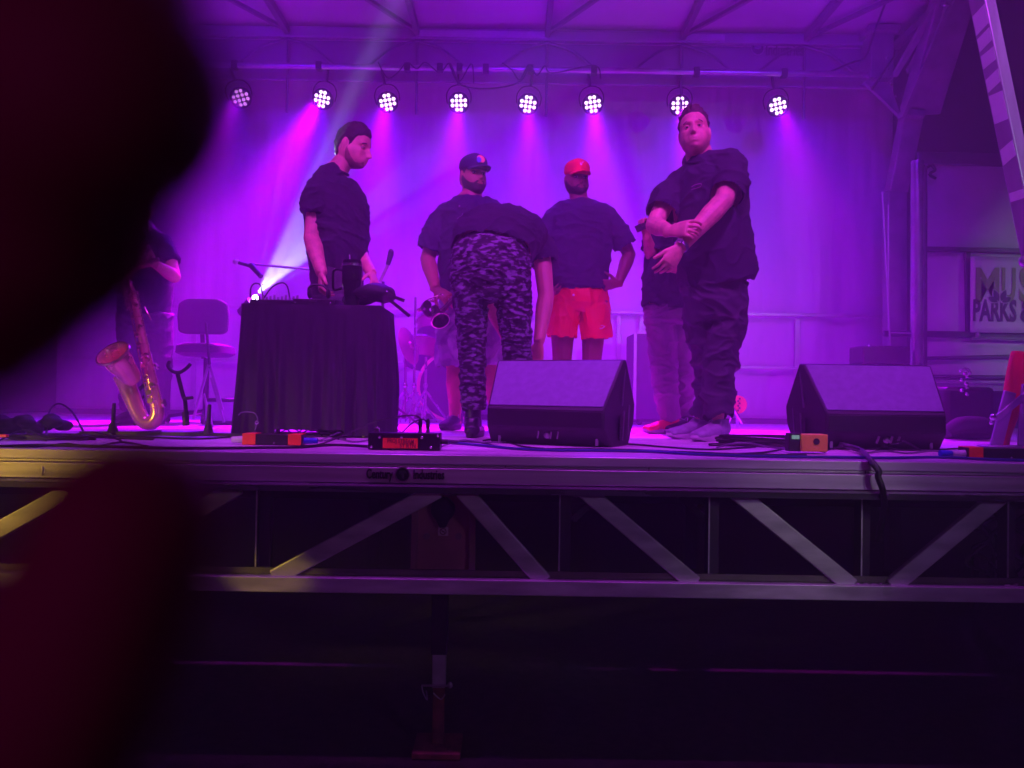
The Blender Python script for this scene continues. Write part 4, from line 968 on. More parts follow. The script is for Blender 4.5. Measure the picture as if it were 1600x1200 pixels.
coil(1335, 699, .15, 6, mat('cable_pink', (.28, .2, .3), .4), 'loose coil of pale twisted cable before the right wedge', .004, .07, seed=9, hgt=.05)
deck_cable([(1140, 712), (1200, 708), (1240, 703, .02), (1275, 690 + 8, .06), (1300, 698, .075), (1340, 700, .05), (1390, 704, .01), (1440, 705), (1500, 704.5, .012), (1520, 704.5, .015)], .0045, CB, 'black cable hooped over the yellow box and on to the right power box')
# braided loom over the edge
pts = [fl(1283, 694, .03), fl(1300, 700, .03), fl(1322, 704, .022), fl(1340, 708, .018), fl(1352, 716, .018)]
e = P(1362, 722, FY - .03); pts += [V((e.x, FY - .02, H + .006)), V((e.x + .02, FY - .045, H - .03))]
down = [P(1372, 745, FY - .05), P(1379, 765, FY - .05), P(1382, 790, FY + .02), P(1378, 815, FY + .10), P(1372, 845, FY + .14)]
loom = thing('cable_loom', 'thick braided cable bundle drooping over the front edge of the deck', 'cable bundle', pts[2])
for s in range(3):
    q = MB(); S = spline([(p_,) for p_ in pts], 12); out = []
    for i, (c,) in enumerate(S):
        a = i * .55 + s * 2.09; out.append(c + V((.004 * math.cos(a), .008 * math.cos(a), .008 * math.sin(a))))
    q.tube(out, .0065, n=7, sub=1); q.build('braid_strand', mat('braid_grey', (.14, .11, .17), .5), loom)
q = MB(); q.tube([pts[-2]] + [pts[-1]] + down, .0125, n=10, sub=8); q.build('hanging_cable', CB, loom)
q = MB(); c = FL(880, 693); q.loft([(c + V((-.02, 0, .03)), .006, .003), (c + V((.0, 0, .018)), .012, .004), (c + V((.03, .01, .03)), .005, .003)], n=10); tag(q.build('white_tape_scrap', mat('scrap_white', (.55, .52, .6), .5)), 'scrap of pale tape under the front lip of the centre wedge', 'tape scrap')
q = MB(); c = FL(1400, 697); q.loft([(c + V((-.02, 0, .045)), .008, .003), (c + V((.0, 0, .02)), .014, .005), (c + V((.04, .01, .014)), .008, .004)], n=10); tag(q.build('white_tape_scrap', mat('scrap_white2', (.65, .5, .5), .5)), 'scrap of pale tape before the right wedge', 'tape scrap')
# bundles of gear under the right end of the stage
ug = thing('cable_bundle_under_stage', 'dark tangle of cables on a pale board under the right end of the stage', 'cable bundle', P(1575, 905, 3.6))
m = MB(); a, b = P(1560, 925, 3.65), P(1640, 865, 3.65); m.box2((a.x, 3.65, a.z), (b.x, 3.68, b.z)); m.build('pale_board', mat('board', (.3, .26, .34), .6), ug)
random.seed(4)
for k in range(7):
    m = MB(); pts = [P(1530 + 11 * k + random.uniform(-12, 12), 800 + 20 * j, 3.56) + V((random.uniform(-.05, .05), random.uniform(-.02, .04), 0)) for j in range(7)]; m.tube(pts, .008, n=7, sub=5); m.build('loose_cable', CB, ug)
m = MB(); m.box2((P(1522, 860, 3.6).x, 3.6, P(0, 930, 3.6).z), (P(1530, 860, 3.6).x, 3.62, P(1530, 855, 3.6).z)); m.build('thin_post', PAINTD, ug)
# ------------------------------------------------------------------ people
def skin(n, c): return mat(n, c, .5, 0, .16, 22, .05, 120, sss=.08)
SK_L = skin('skin_light', (.66, .34, .24)); SK_D = skin('skin_brown', (.30, .13, .075)); SK_M = skin('skin_mid', (.52, .24, .15))
HAIR = mat('dark_hair', (.022, .014, .012), .6, 0, .5, 60, .5, 220)
BEARD = mat('beard_hair', (.03, .018, .015), .75, 0, .4, 80, .5, 260)
TEE = mat('black_tee', (.018, .015, .036), .85, 0, .15, 6, .15, 220)
TEE2 = mat('faded_black_tee', (.022, .018, .045), .85, 0, .15, 6, .15, 220)
EYEW = mat('eye_white', (.6, .55, .55), .25, 0, .03); IRIS = mat('iris', (.02, .015, .015), .2)
LACE = mat('lace', (.45, .42, .5), .8)
def sst(a, b, x):
    t = max(0, min(1, (x - a) / (b - a))); return t * t * (3 - 2 * t)
def gs(x, z, cx, cz, sx, sz): return math.exp(-((x - cx) / sx) ** 2 - ((z - cz) / sz) ** 2)
def head_pt(az, el, j=1.0):
    ux, uy, uz = math.sin(az) * math.cos(el), -math.cos(az) * math.cos(el), math.sin(el)
    X, Y, Z = .074 * ux, .098 * uy, .118 * uz
    t = max(0, -uz)
    X *= 1 + .13 * j * math.sin(math.pi * min(1, t)) * (1 - .3 * t)
    if uy < 0: Y *= 1 + .70 * t ** 1.6
    else: Y *= 1 - .30 * t
    if uz > 0: X *= 1 + .16 * math.sin(math.pi * uz) * uz; Y *= 1 + .12 * math.sin(math.pi * uz) * uz; Z *= 1 - .04 * uz
    fr = max(0, -uy) ** .5 if uy < 0 else 0
    f = 0
    ax = abs(X)
    Y += .010 * fr * max(0, 1 - (X / .05) ** 2) * 0
    f -= .019 * gs(ax, Z, .031, .004, .018, .012)           # sockets
    f += .008 * gs(ax, Z, .028, .024, .028, .008)           # brows
    f += .005 * gs(ax, Z, .050, -.018, .018, .016)          # cheekbones
    if -.046 < Z < .022:
        k = (.022 - Z) / .068; w = .0075 + .0075 * k
        f += (.005 + .027 * sst(0, .85, k)) * math.exp(-(X / w) ** 2) * (1 if Z > -.038 else (Z + .046) / .008)
    f += .006 * gs(X, Z, 0, -.056, .024, .0055) + .0065 * gs(X, Z, 0, -.069, .021, .006) - .006 * gs(X, Z, 0, -.0625, .026, .0024)
    f -= .004 * gs(X, Z, 0, -.080, .03, .006)
    f += .012 * gs(X, Z, 0, -.098, .022, .014) - .004 * gs(ax, Z, .034, -.045, .010, .02) + .003 * gs(ax, Z, .024, -.052, .007, .014)
    Y -= f * fr
    return V((X, Y, Z))
def head_grid(mb, M, fn=None, na=88, ne=60):
    vs = []
    for i in range(ne + 1):
        el = -math.pi / 2 + math.pi * i / ne
        for k in range(na):
            az = 2 * math.pi * k / na; az = az - .55 * math.sin(az)      # denser in front
            p = head_pt(az, el)
            if fn: p = fn(az, el, p)
            vs.append(M @ p)
    fs = [(i * na + k, i * na + (k + 1) % na, (i + 1) * na + (k + 1) % na, (i + 1) * na + k) for i in range(ne) for k in range(na)]
    mb.add(vs, fs)
def headM(c, yaw, pitch, roll, s=1.0):
    return Matrix.Translation(c) @ Matrix.Rotation(R(yaw), 4, 'Z') @ Matrix.Rotation(R(pitch), 4, 'X') @ Matrix.Rotation(R(roll), 4, 'Y') @ Matrix.Scale(s, 4)
def add_head(mb, M):
    head_grid(mb, M)
    for s in (-1, 1):
        rt_ = (M.to_3x3().normalized()) @ Matrix.Rotation(R(s * 14), 3, 'Z')
        k = M.to_scale().x
        mb.ell(M @ V((s * .077, .012, -.006)), (.0075 * k, .019 * k, .031 * k), rt_, 14, 10)
        mb.ell(M @ V((s * .075, .010, -.028)), (.008 * k, .012 * k, .012 * k), rt_, 10, 8)
def shell(M, wfn, thick, name, m, parent, noise_a=.002, nf=60, na=96, ne=64):
    mb = MB()
    def fn(az, el, p):
        aa = (az + math.pi) % (2 * math.pi) - math.pi
        w = wfn(aa, p); d_ = p.normalized()
        th = thick(aa, p) if callable(thick) else thick
        return p + d_ * (-.006 * (1 - w) + th * w + noise_a * w * noise.noise(p * nf))
    head_grid(mb, M, fn, na, ne)
    return mb.build(name, m, parent, angle=80)
def w_hair(front=.070, side=.0, back=-.075):
    def f(a, p):
        a = abs(a)
        if a < 1.0: zl = front - .012 * sst(.5, 1.0, a)
        elif a < 1.45: zl = (front - .012) + (side - front + .012) * sst(1.0, 1.45, a)
        elif a < 2.0: zl = side
        else: zl = side + (back - side) * sst(1.95, 2.25, a)
        return sst(zl - .004, zl + .010, p.z) * (1 - min(1, 1.6 * math.exp(-((a - 1.66) / .22) ** 2 - ((p.z + .006) / .024) ** 2)))
    return f
def w_beard(top=-.030, full=True):
    def f(a, p):
        a = abs(a)
        if a > 1.75: return 0
        w = sst(1.7, 1.45, a) if a > 1.45 else 1
        T = ((0, -.046), (.32, -.046), (.55, -.060), (.85, -.058), (1.15, -.036), (1.45, -.004), (2, .0)) if full else ((0, -.050), (.25, -.052), (.45, -.074), (.85, -.080), (1.15, -.060), (1.45, -.010), (2, .0))
        for q in range(6):
            if T[q][0] <= a <= T[q + 1][0]: zt_ = T[q][1] + (T[q + 1][1] - T[q][1]) * (a - T[q][0]) / (T[q + 1][0] - T[q][0])
        w *= sst(zt_ + .004, zt_ - .008, p.z)
        w *= 1 - min(1, 1.6 * gs(p.x, p.z, 0, -.0625, .020, .0085))
        return w
    return f
def face_bits(M, parent, brow=HAIR, closed=False):
    k = M.to_scale().x; rt_ = M.to_3x3().normalized()
    for s in (-1, 1):
        m = MB(); m.ell(M @ V((s * .031, -.0765, .003)), (.0135 * k, .0105 * k, .0075 * k), rt_, 12, 8); e = m.build('eye', EYEW, parent)
        m = MB(); m.ell(M @ V((s * .031, -.0850, .003)), (.0062 * k, .003 * k, .0062 * k), rt_, 10, 6); m.build('iris', IRIS, e)
        m = MB(); m.ell(M @ V((s * .031, -.0775, .0085)), (.0150 * k, .0118 * k, .0062 * k), rt_, 12, 8); m.ell(M @ V((s * .031, -.0770, -.0040)), (.0140 * k, .0100 * k, .0040 * k), rt_, 12, 8); m.build('eyelids', parent.children[0].data.materials[0], e)
        m = MB(); m.loft([(M @ V((s * .013, -.0935, .022)), .003 * k, .003 * k), (M @ V((s * .030, -.0905, .0275)), .0045 * k, .0035 * k), (M @ V((s * .048, -.076, .022)), .0025 * k, .003 * k)], side=(0, 0, 1), n=8, sub=4); m.build('eyebrow', brow, parent)
    m = MB(); m.loft([(M @ V((-.027, -.0870, -.0618)), .001 * k, .002 * k), (M @ V((-.010, -.1000, -.0585)), .0035 * k, .003 * k), (M @ V((0, -.1020, -.060)), .004 * k, .003 * k), (M @ V((.010, -.1000, -.0585)), .0035 * k, .003 * k), (M @ V((.027, -.0870, -.0618)), .001 * k, .002 * k)], side=(0, 0, 1), n=8, sub=4)
    m.loft([(M @ V((-.019, -.0915, -.065)), .001 * k, .002 * k), (M @ V((0, -.1010, -.0685)), .0045 * k, .003 * k), (M @ V((.019, -.0915, -.065)), .001 * k, .002 * k)], side=(0, 0, 1), n=8, sub=5)
    m.build('lips', mat('lip_skin', (.24, .07, .07), .45), parent)
def cap_th(a, p): return .012 + .013 * sst(.04, .115, p.z) * (.6 + .4 * math.cos(a)) + .011 * math.exp(-((p.z - .078) / .026) ** 2)
def cap(M, parent, m_, patch=None):
    def w(a, p): return sst(.026, .036, p.z + .010 * math.cos(a))
    o = shell(M, w, lambda a, p: cap_th(a, p), 'cap_crown', m_, parent, .0, na=72, ne=60)
    m = MB(); n = 16; vs = []
    for layer in (0, 1):
        for i in range(n + 1):
            a = R(-62 + 124 * i / n)
            for j in range(5):
                t = j / 4
                p = head_pt(a * .95, math.asin(.30)) * 1.10; p.z = .040
                f_ = math.cos(a * 1.45) if abs(a) < 1.08 else 0
                q = V((p.x * (1 - .04 * t), p.y - .090 * t * max(0, f_) ** .6, p.z - .014 * t - .22 * abs(p.x) ** 1.35 * (.6 + .4 * t) - .0035 * layer))
                vs.append(M @ q)
    k = (n + 1) * 5; fs = []
    for i in range(n):
        for j in range(4):
            a = i * 5 + j; fs += [(a, a + 5, a + 6, a + 1), (k + a, k + a + 1, k + a + 6, k + a + 5)]
    for i in range(n): fs += [(i * 5 + 4, i * 5 + 9, k + i * 5 + 9, k + i * 5 + 4), (i * 5, k + i * 5, k + i * 5 + 5, i * 5 + 5)]
    for j in range(4): fs += [(j, j + 1, k + j + 1, k + j), (n * 5 + j, k + n * 5 + j, k + n * 5 + j + 1, n * 5 + j + 1)]
    m.add(vs, fs); m.build('cap_brim', m_, o)
    return o
def patch(M, a0, a1, z0, z1, m_, parent, name='cap_patch', off=.026, shape=None):
    m = MB(); n = 14; vs = []
    for l in (0, 1):
        for i in range(n + 1):
            for j in range(n + 1):
                u = i / n * 2 - 1; v = j / n * 2 - 1
                if shape == 'round': u, v = u * math.sqrt(1 - v * v / 2), v * math.sqrt(1 - u * u / 2)
                z = z0 + (z1 - z0) * (v + 1) / 2; a = (a0 + a1) / 2 + (a1 - a0) / 2 * u
                p = head_pt(a, math.asin(min(.99, z / .118))); th = cap_th(a, p)
                vs.append(M @ (p + p.normalized() * (th + .0005 + .002 * l + off)))
    k = (n + 1) ** 2; fs = []
    for i in range(n):
        for j in range(n):
            a = i * (n + 1) + j; fs += [(k + a, k + a + n + 1, k + a + n + 2, k + a + 1), (a, a + 1, a + n + 2, a + n + 1)]
    for i in range(n):
        a, b = i * (n + 1), (i + 1) * (n + 1); fs += [(a, b, k + b, k + a), (a + n, k + a + n, k + b + n, b + n)]
        fs += [(i, k + i, k + i + 1, i + 1), (n * (n + 1) + i, n * (n + 1) + i + 1, k + n * (n + 1) + i + 1, k + n * (n + 1) + i)]
    m.add(vs, fs); return m.build(name, m_, parent)
def hand(mb, w, d_, side, nrm, curl=(25, 35, 25), s=1.0, spread=.10, thumb=(.6, .75, .25)):
    w = V(w); d_ = V(d_).normalized(); side = V(side); side = (side - d_ * side.dot(d_)).normalized(); nrm_ = V(nrm); n_ = d_.cross(side); n_ = n_ if n_.dot(nrm_) > 0 else -n_
    mb.loft([(w - d_ * .03 * s, .029 * s, .022 * s), (w + d_ * .01 * s, .030 * s, .019 * s), (w + d_ * .05 * s, .040 * s, .017 * s), (w + d_ * .088 * s, .042 * s, .014 * s), (w + d_ * .100 * s, .036 * s, .010 * s)], side=side, n=14, sub=3)
    cl = curl if isinstance(curl[0], (tuple, list)) else [curl] * 4
    for i, L_ in enumerate((.078, .086, .080, .062)):
        b = w + d_ * (.090 - .004 * abs(i - 1)) * s + side * (.0315 - .0212 * i) * s
        fd = (d_ + side * spread * (1.5 - i)).normalized(); pts = [(b - fd * .02 * s, .0095 * s)]; a = 0
        for q, seg in enumerate((.45, .30, .25)):
            a += R(cl[i][q]); dd = fd * math.cos(a) + n_ * math.sin(a); pts.append((b, .0095 * s - q * .0010 * s)); b = b + dd * L_ * seg * s
        pts.append((b, .0068 * s))
        mb.loft([(p, r_, r_) for p, r_ in pts], side=side, n=8, sub=3); mb.ell(b, (.0072 * s,) * 3, n=8, m=6)
    t = (d_ * thumb[0] + side * thumb[1] + n_ * thumb[2]).normalized(); b = w + d_ * .020 * s + side * .018 * s
    t2 = (t + d_ * .5).normalized(); e = b + t * .048 * s; e2 = e + t2 * .032 * s; e3 = e2 + (t2 + n_ * .2).normalized() * .026 * s
    mb.loft([(b, .017 * s, .016 * s), (e, .0125 * s, .0125 * s), (e2, .0105 * s, .0105 * s), (e3, .008 * s, .008 * s)], side=side, n=10, sub=4); mb.ell(e3, (.0085 * s,) * 3, n=8, m=6)
def arm_(mb, sh, el, wr_, k=1.0):
    sh, el, wr_ = V(sh), V(el), V(wr_)
    mb.loft([(sh, .044 * k), (sh.lerp(el, .35), .050 * k), (sh.lerp(el, .75), .046 * k), (el, .043 * k)], n=14, sub=4); mb.ell(el, (.044 * k,) * 3)
    mb.loft([(el, .043 * k), (el.lerp(wr_, .28), .046 * k), (el.lerp(wr_, .65), .036 * k), (wr_, .029 * k)], n=14, sub=4)
def leg_(mb, hip, kn_, an, k=1.0):
    hip, kn_, an = V(hip), V(kn_), V(an)
    mb.loft([(hip, .088 * k), (hip.lerp(kn_, .4), .078 * k), (kn_, .056 * k), (kn_.lerp(an, .3), .058 * k), (kn_.lerp(an, .7), .042 * k), (an, .036 * k), (an - V((0, 0, .05)), .04 * k)], n=16, sub=4)
def shoe(root, ankle, d_, up_m, sole_m, s=1.0, name='shoe', lab=None, laces=True):
    """ankle: Vector (z ignored); d_: toe direction on the floor"""
    d_ = V((d_[0], d_[1], 0)).normalized(); sd_ = V((0, 0, 1)).cross(d_); a = V((ankle[0], ankle[1], H))
    X = lambda f, u, w=0: a + d_ * f * s + V((0, 0, u * s)) + sd_ * w * s
    m = MB()
    m.loft([(X(-.075, .055), .030 * s, .035 * s), (X(-.05, .060), .040 * s, .050 * s), (X(0, .062), .043 * s, .048 * s), (X(.07, .050), .047 * s, .038 * s), (X(.13, .040), .050 * s, .030 * s), (X(.185, .034), .042 * s, .024 * s), (X(.205, .030), .026 * s, .016 * s)], side=sd_, n=18, sub=4)
    m.loft([(X(-.02, .06), .045 * s, .05 * s), (X(-.022, .115), .042 * s, .05 * s)], side=sd_, n=16, sub=1)
    o = fuse(m, name, up_m, root, .006, 3, wr(.002, 30, 60))
    if lab: o['label'] = lab
    m = MB(); vs = []; n = 30
    prof = []
    for i in range(n):
        t = 2 * math.pi * i / n; f = .065 + .150 * math.cos(t); w = (.046 + .008 * math.cos(t)) * math.copysign(abs(math.sin(t)) ** .8, math.sin(t)) * (1 - .12 * math.exp(-((f - .04) / .05) ** 2)); prof.append((f, w))
    lay = [(.0, .93), (.006, 1.0), (.022, 1.02), (.034, .98)]
    for z, k in lay:
        for f, w in prof: vs.append(X(.065 + (f - .065) * k, z + (.012 * max(0, (f - .15) / .06) if z < .01 else 0) + .006 * (1 if f < -.0 else 0) * (z > .02), w * k))
    fs = [tuple(range(n - 1, -1, -1)), tuple((len(lay) - 1) * n + i for i in range(n))]
    for j in range(len(lay) - 1): fs += [(j * n + i, j * n + (i + 1) % n, (j + 1) * n + (i + 1) % n, (j + 1) * n + i) for i in range(n)]
    m.add(vs, fs); m.build('sole', sole_m, o)
    if laces:
        m = MB()
        for k in range(4): f = .035 + .024 * k; z = .100 - .0105 * k; m.tube([X(f, z - .012, -.026), X(f + .008, z, 0), X(f, z - .012, .026)], .0032 * s, n=6, sub=3)
        m.tube([X(.03, .098, -.005), X(.02, .108, -.03), X(.04, .085, -.042)], .0028 * s, n=6); m.tube([X(.03, .098, .005), X(.02, .108, .03), X(.04, .085, .042)], .0028 * s, n=6)
        m.build('laces', LACE, o)
    return o
def wrk(a, f=(7, 7, 11), f2=(16, 16, 22), k=.5):
    def fn(co, n_):
        p = V((co.x * f[0], co.y * f[1], co.z * f[2])); q = V((co.x * f2[0], co.y * f2[1], co.z * f2[2]))
        wv = noise.noise(p * .4 + V((9, 4, 1))) * 1.5; p.z += wv; q.z += wv * 2
        r_ = max(0, 1 - 2.6 * abs(noise.noise(p))) ** 2; r2 = max(0, 1 - 2.6 * abs(noise.noise(q + V((5, 2, 7))))) ** 2
        return co + n_ * (a * (r_ - .12) + a * k * (r2 - .12))
    return fn
def person(name_label, base): 
    return thing('person', name_label, 'person', V((base.x, base.y, H)))

# ---- man 1: profile, left, behind the table
d = 4.72
p1 = person('man in black t-shirt seen in profile behind the black table, looking down at the desk', P(525, 600, d))
M1 = headM(P(551, 229, d), 76, 17, 0, 1.12)
sdv = V((.55, .83, 0))
b = MB(); add_head(b, M1)
tor = [(P(527, 470, d), .165, .115), (P(527, 420, d), .17, .13), (P(526, 370, d), .185, .135), (P(524, 325, d), .20, .135), (P(521, 295, d), .195, .115), (P(521, 277, d), .11, .085), (P(530, 262, d), .062, .062), (P(541, 246, d), .058, .058)]
b.loft(tor, side=(.35, .94, 0), n=22, sub=4)
aR = (P(498, 297, 4.60), P(487, 372, 4.55), P(503, 428, 4.40)); aL = (P(537, 302, 4.88), P(552, 378, 4.86), P(581, 428, 4.62))
arm_(b, *aR, 1.12); arm_(b, *aL, 1.1)
hand(b, aR[2], (.02, -.30, -1), (.25, -.9, 0), (1, .1, -.2), ((38, 35, 20), (40, 38, 20), (44, 35, 20), (48, 35, 20)), 1.05, .12)
hand(b, aL[2], (.35, -.6, -.7), (-.3, -.9, 0), (-.6, -.2, -.6), (30, 30, 20), 1.0)
for s, yy in ((-1, 4.64), (1, 4.84)): leg_(b, P(525 + 3 * s, 475, yy), P(530 + 6 * s, 575, yy), PX(524 + 9 * s, yy, H + .10))
body = fuse(b, 'body', SK_L, p1, .0052, 2)
shell(M1, w_hair(.066, -.018, -.078), lambda a, p: .008 + .014 * sst(.06, .11, p.z), 'hair', HAIR, p1, .009, 75)
shell(M1, w_beard(-.034, False), .0012, 'stubble_beard', mat('stubble', (.27, .13, .10), .8, 0, .3, 90), p1, .0005, 120)
face_bits(M1, p1)
m = MB(); m.loft([(P(527, 426, d), .172, .150), (P(527, 414, d), .188, .158), (P(528, 372, d), .204, .180), (P(526, 325, d), .220, .178), (P(521, 297, d), .205, .145), (P(519, 279, d), .13, .09), (P(525, 268, d), .075, .072)], side=(.35, .94, 0), n=28, sub=5)
m.loft([(P(503, 288, 4.62), .070), (P(496, 305, 4.57), .082), (P(489, 333, 4.555), .080)], n=18, sub=4); m.loft([(P(537, 292, 4.87), .07), (P(545, 320, 4.87), .078), (P(549, 345, 4.87), .076)], n=16); m.loft([(P(522, 272, 4.70), .075), (P(506, 284, 4.64), .075), (P(501, 296, 4.61), .075)], n=16, sub=3)
fuse(m, 't_shirt', TEE, p1, .007, 3, wrk(.012), cut=((0, 0),))
m = MB(); m.loft([(P(527, 408, d), .176, .148), (P(527, 440, d), .18, .150), (P(527, 475, d), .165, .14)], side=(.35, .94, 0), n=22)
for s, yy in ((-1, 4.64), (1, 4.84)): m.loft([(P(525 + 3 * s, 465, yy), .115), (P(530 + 6 * s, 575, yy), .085), (PX(524 + 9 * s, yy, H + .07), .07)], n=16)
fuse(m, 'trousers', mat('grey_trouser', (.07, .06, .08), .85, 0, .2, 8, .2, 150), p1, .008, 3, wrk(.008))
for s, yy in ((-1, 4.64), (1, 4.84)): shoe(p1, PX(524 + 9 * s, yy, H), (1, -.3), BLKP, RUB, 1.0)

# ---- man 2: dark cap, beard, shorts, holding a second saxophone
d = 5.2
p2 = person('bearded man in dark cap with orange patch and black shirt, holding a saxophone', P(735, 600, d))
M2 = headM(P(739, 275, d), 30, 2, 0, 1.08)
b = MB(); add_head(b, M2)
b.loft([(P(737, 470, d), .17, .13), (P(737, 420, d), .20, .17), (P(737, 370, d), .20, .155), (P(735, 332, d), .195, .12), (P(735, 316, d), .12, .09), (P(737, 303, d), .07, .07), (P(740, 288, d), .066, .066)], n=22)
aA = (P(690, 336, d), P(668, 405, d), P(681, 452, 5.02)); aB = (P(783, 336, d), P(800, 405, d - .02), P(775, 455, 4.98))
arm_(b, *aA, 1.15); arm_(b, *aB, 1.15)
hand(b, aA[2], (.75, -.35, -.55), (-.3, -.4, -.8), (.2, .9, -.2), (22, 35, 25), 1.05, .14)
hand(b, aB[2], (-.6, -.5, -.5), (.3, -.4, .8), (0, .9, 0), (25, 35, 25), 1.0)
LA = (P(712, 470, d), P(712, 578, d - .02), PX(711, 5.2, H + .09)); LB = (P(764, 470, d), P(768, 578, d), PX(775, 5.25, H + .09))
leg_(b, *LA, 1.12); leg_(b, *LB, 1.12)
fuse(b, 'body', SK_D if False else mat('skin_tan', (.36, .15, .10), .5, 0, .06, 12, .05, 120, sss=.08), p2, .0055, 2)
NAV = mat('dark_navy_cap', (.02, .022, .05), .8, 0, .15, 20, .1, 200)
c_ = cap(M2, p2, NAV)
patch(M2, -.34, .34, .052, .086, mat('patch_orange', (.9, .38, .08), .6, 0, .3, 30, col2=(.95, .7, .3)), c_, off=.0015, shape='round')
patch(M2, -.36, -.02, .050, .074, mat('patch_blue', (.10, .16, .45), .6, 0, .2, 30), c_, off=.0035, shape='round')
shell(M2, w_hair(.045, -.01, -.06), .004, 'hair', HAIR, p2, .001, 80)
shell(M2, w_beard(-.022), lambda a, p: .006 + .008 * sst(-.06, -.10, p.z), 'beard', BEARD, p2, .002, 120)
face_bits(M2, p2)
m = MB(); m.loft([(P(737, 462, d), .205, .175), (P(737, 440, d), .215, .185), (P(737, 400, d), .225, .185), (P(736, 360, d), .225, .16), (P(735, 332, d), .215, .148), (P(735, 318, d), .15, .112), (P(736, 309, d), .088, .085)], n=28, sub=5)
m.loft([(P(722, 322, d), .068), (P(702, 333, d), .075), (P(685, 355, d), .086), (P(671, 392, d), .088)], n=18); m.loft([(P(752, 322, d), .068), (P(770, 333, d), .075), (P(786, 355, d), .086), (P(798, 392, d), .088)], n=18)
fuse(m, 'shirt', TEE2, p2, .0075, 3, wrk(.012), cut=((0, 0), (1, 1), (2, 1)))
m = MB()
for k in range(4): m.ell(P(718 + 5 * k, 322 + 13 * k, d - .15 - .015 * k), (.007, .006, .007), n=8, m=6)
m.bar(P(714, 342, d - .165), P(724, 336, d - .17), .006, .006); m.build('shirt_button', CHR, p2)
SHG = mat('grey_print_shorts', (.20, .19, .25), .8, 0, .4, 9, .2, 120, col2=(.33, .32, .38), thr=(.48, .54))
m = MB(); m.loft([(P(737, 446, d), .20, .16), (P(737, 480, d), .20, .155), (P(737, 495, d), .16, .14)], n=24)
for (a, b_, c0), s in ((LA, -1), (LB, 1)): m.loft([(P(737 + 24 * s, 470, d), .115), (P(737 + 27 * s, 520, d), .125), (P(737 + 28 * s, 573, d), .122)], n=20)
fuse(m, 'shorts', SHG, p2, .0075, 3, wrk(.012), cut=((1, 1), (2, 1)))
for L_ in (LA, LB): shoe(p2, L_[2], (-.35 if L_ is LA else .2, -1), mat('navy_shoe', (.03, .03, .06), .7), RUB, .98)
d2 = 4.93
body2 = [(P(722, 452, d2), .014), (P(705, 470, d2), .018), (P(690, 486, d2), .022)]
bell2 = [(P(678, 492, d2), .026), (P(668, 490, d2), .028), (P(664, 480, d2 - .02), .032), (P(668, 476, d2 - .06), .036)]
sx2, q2 = sax('saxophone', 'dark saxophone held low by the bearded man in dark cap', d2, body2, bell2, P(680, 484, d2 - .05), (.3, -.55, -.55), .058, .8, mat('dark_lacquer', (.10, .05, .07), .25, .6))
kb = MB()
for k in range(12): kb.ell(P(654 + 3.4 * k, 484 - 2.4 * k + 3 * (k % 2), d2 - .03), (.011, .009, .011), n=10, m=6)
kb.tube([P(654, 487, d2 - .03), P(665, 470, d2 - .04), P(692, 460, d2 - .03)], .004); kb.build('key_cluster', KEYM, sx2)

# ---- man 3: bending over, back to the camera, camouflage trousers
d = 4.32
p3 = person('person bent over with back turned, in grey and black camouflage trousers and black top', P(760, 600, d))
b = MB()
b.loft([(P(765, 420, d), .17, .14), (P(768, 385, d + .08), .175, .15), (P(780, 372, d + .30), .19, .13), (P(800, 378, d + .50), .19, .12), (P(806, 395, d + .62), .08, .08), (P(808, 410, d + .70), .06, .06)], n=22)
M3 = headM(P(810, 425, d + .78), 175, 60, 0, 1.0); add_head(b, M3)
aB = (P(846, 392, d + .42), P(853, 462, d + .32), P(842, 535, d + .18)); aA = (P(755, 400, d + .45), P(768, 480, d + .42), P(800, 545, d + .3))
arm_(b, *aB, 1.12); arm_(b, *aA, 1.0)
hand(b, aB[2], (-.06, .1, -1), (-.7, .5, 0), (-.8, 0, -.2), (30, 35, 20), 1.0); hand(b, aA[2], (.2, .1, -1), (.7, .5, 0), (.8, 0, -.2), (30, 35, 20), 1.0)
LA = (P(732, 420, d), P(736, 545, d + .02), PX(739, d + .02, H + .10)); LB = (P(798, 420, d), P(810, 540, d + .02), PX(812, d + .04, H + .10))
leg_(b, *LA, .85); leg_(b, *LB, .85)
fuse(b, 'body', SK_L if False else mat('skin_rose', (.58, .27, .2), .5, 0, .06, 12, .05, 120, sss=.08), p3, .0055, 2)
shell(M3, w_hair(.06, 0, -.07), .012, 'hair', HAIR, p3, .004, 60)
CAMO = mat('camouflage_cloth', (.18, .16, .25), .8, 0, .1, 26, .2, 120, col2=(.010, .008, .014), stretch=(.9, .9, 2.4), thr=(.53, .545))
m = MB()
m.loft([(P(765, 384, d + .06), .19, .12), (P(766, 405, d), .225, .17), (P(766, 440, d), .215, .165), (P(766, 470, d), .17, .13)], n=28, sub=5)
m.loft([(P(732, 430, d), .112, .14), (P(736, 480, d), .092, .115), (P(737, 520, d), .080, .10), (P(738, 560, d + .01), .074, .090), (P(739, 610, d + .02), .068, .085), (P(740, 640, d + .02), .066, .075)], n=22, sub=5)
m.loft([(P(796, 430, d), .118, .14), (P(803, 480, d), .098, .12), (P(806, 520, d), .086, .10), (P(808, 560, d + .01), .077, .09), (P(812, 610, d + .02), .076, .085), (PX(813, d + .03, H + .10), .066, .075)], n=22, sub=5)
fuse(m, 'camouflage_trousers', CAMO, p3, .0065, 3, wrk(.010, (9, 9, 15), (20, 20, 34)))
m = MB(); m.loft([(P(768, 396, d + .01), .228, .150), (P(772, 380, d + .06), .240, .185), (P(783, 366, d + .22), .25, .168), (P(798, 364, d + .42), .235, .155), (P(806, 384, d + .56), .15, .10)], side=(1, 0, -.16), n=30, sub=5)
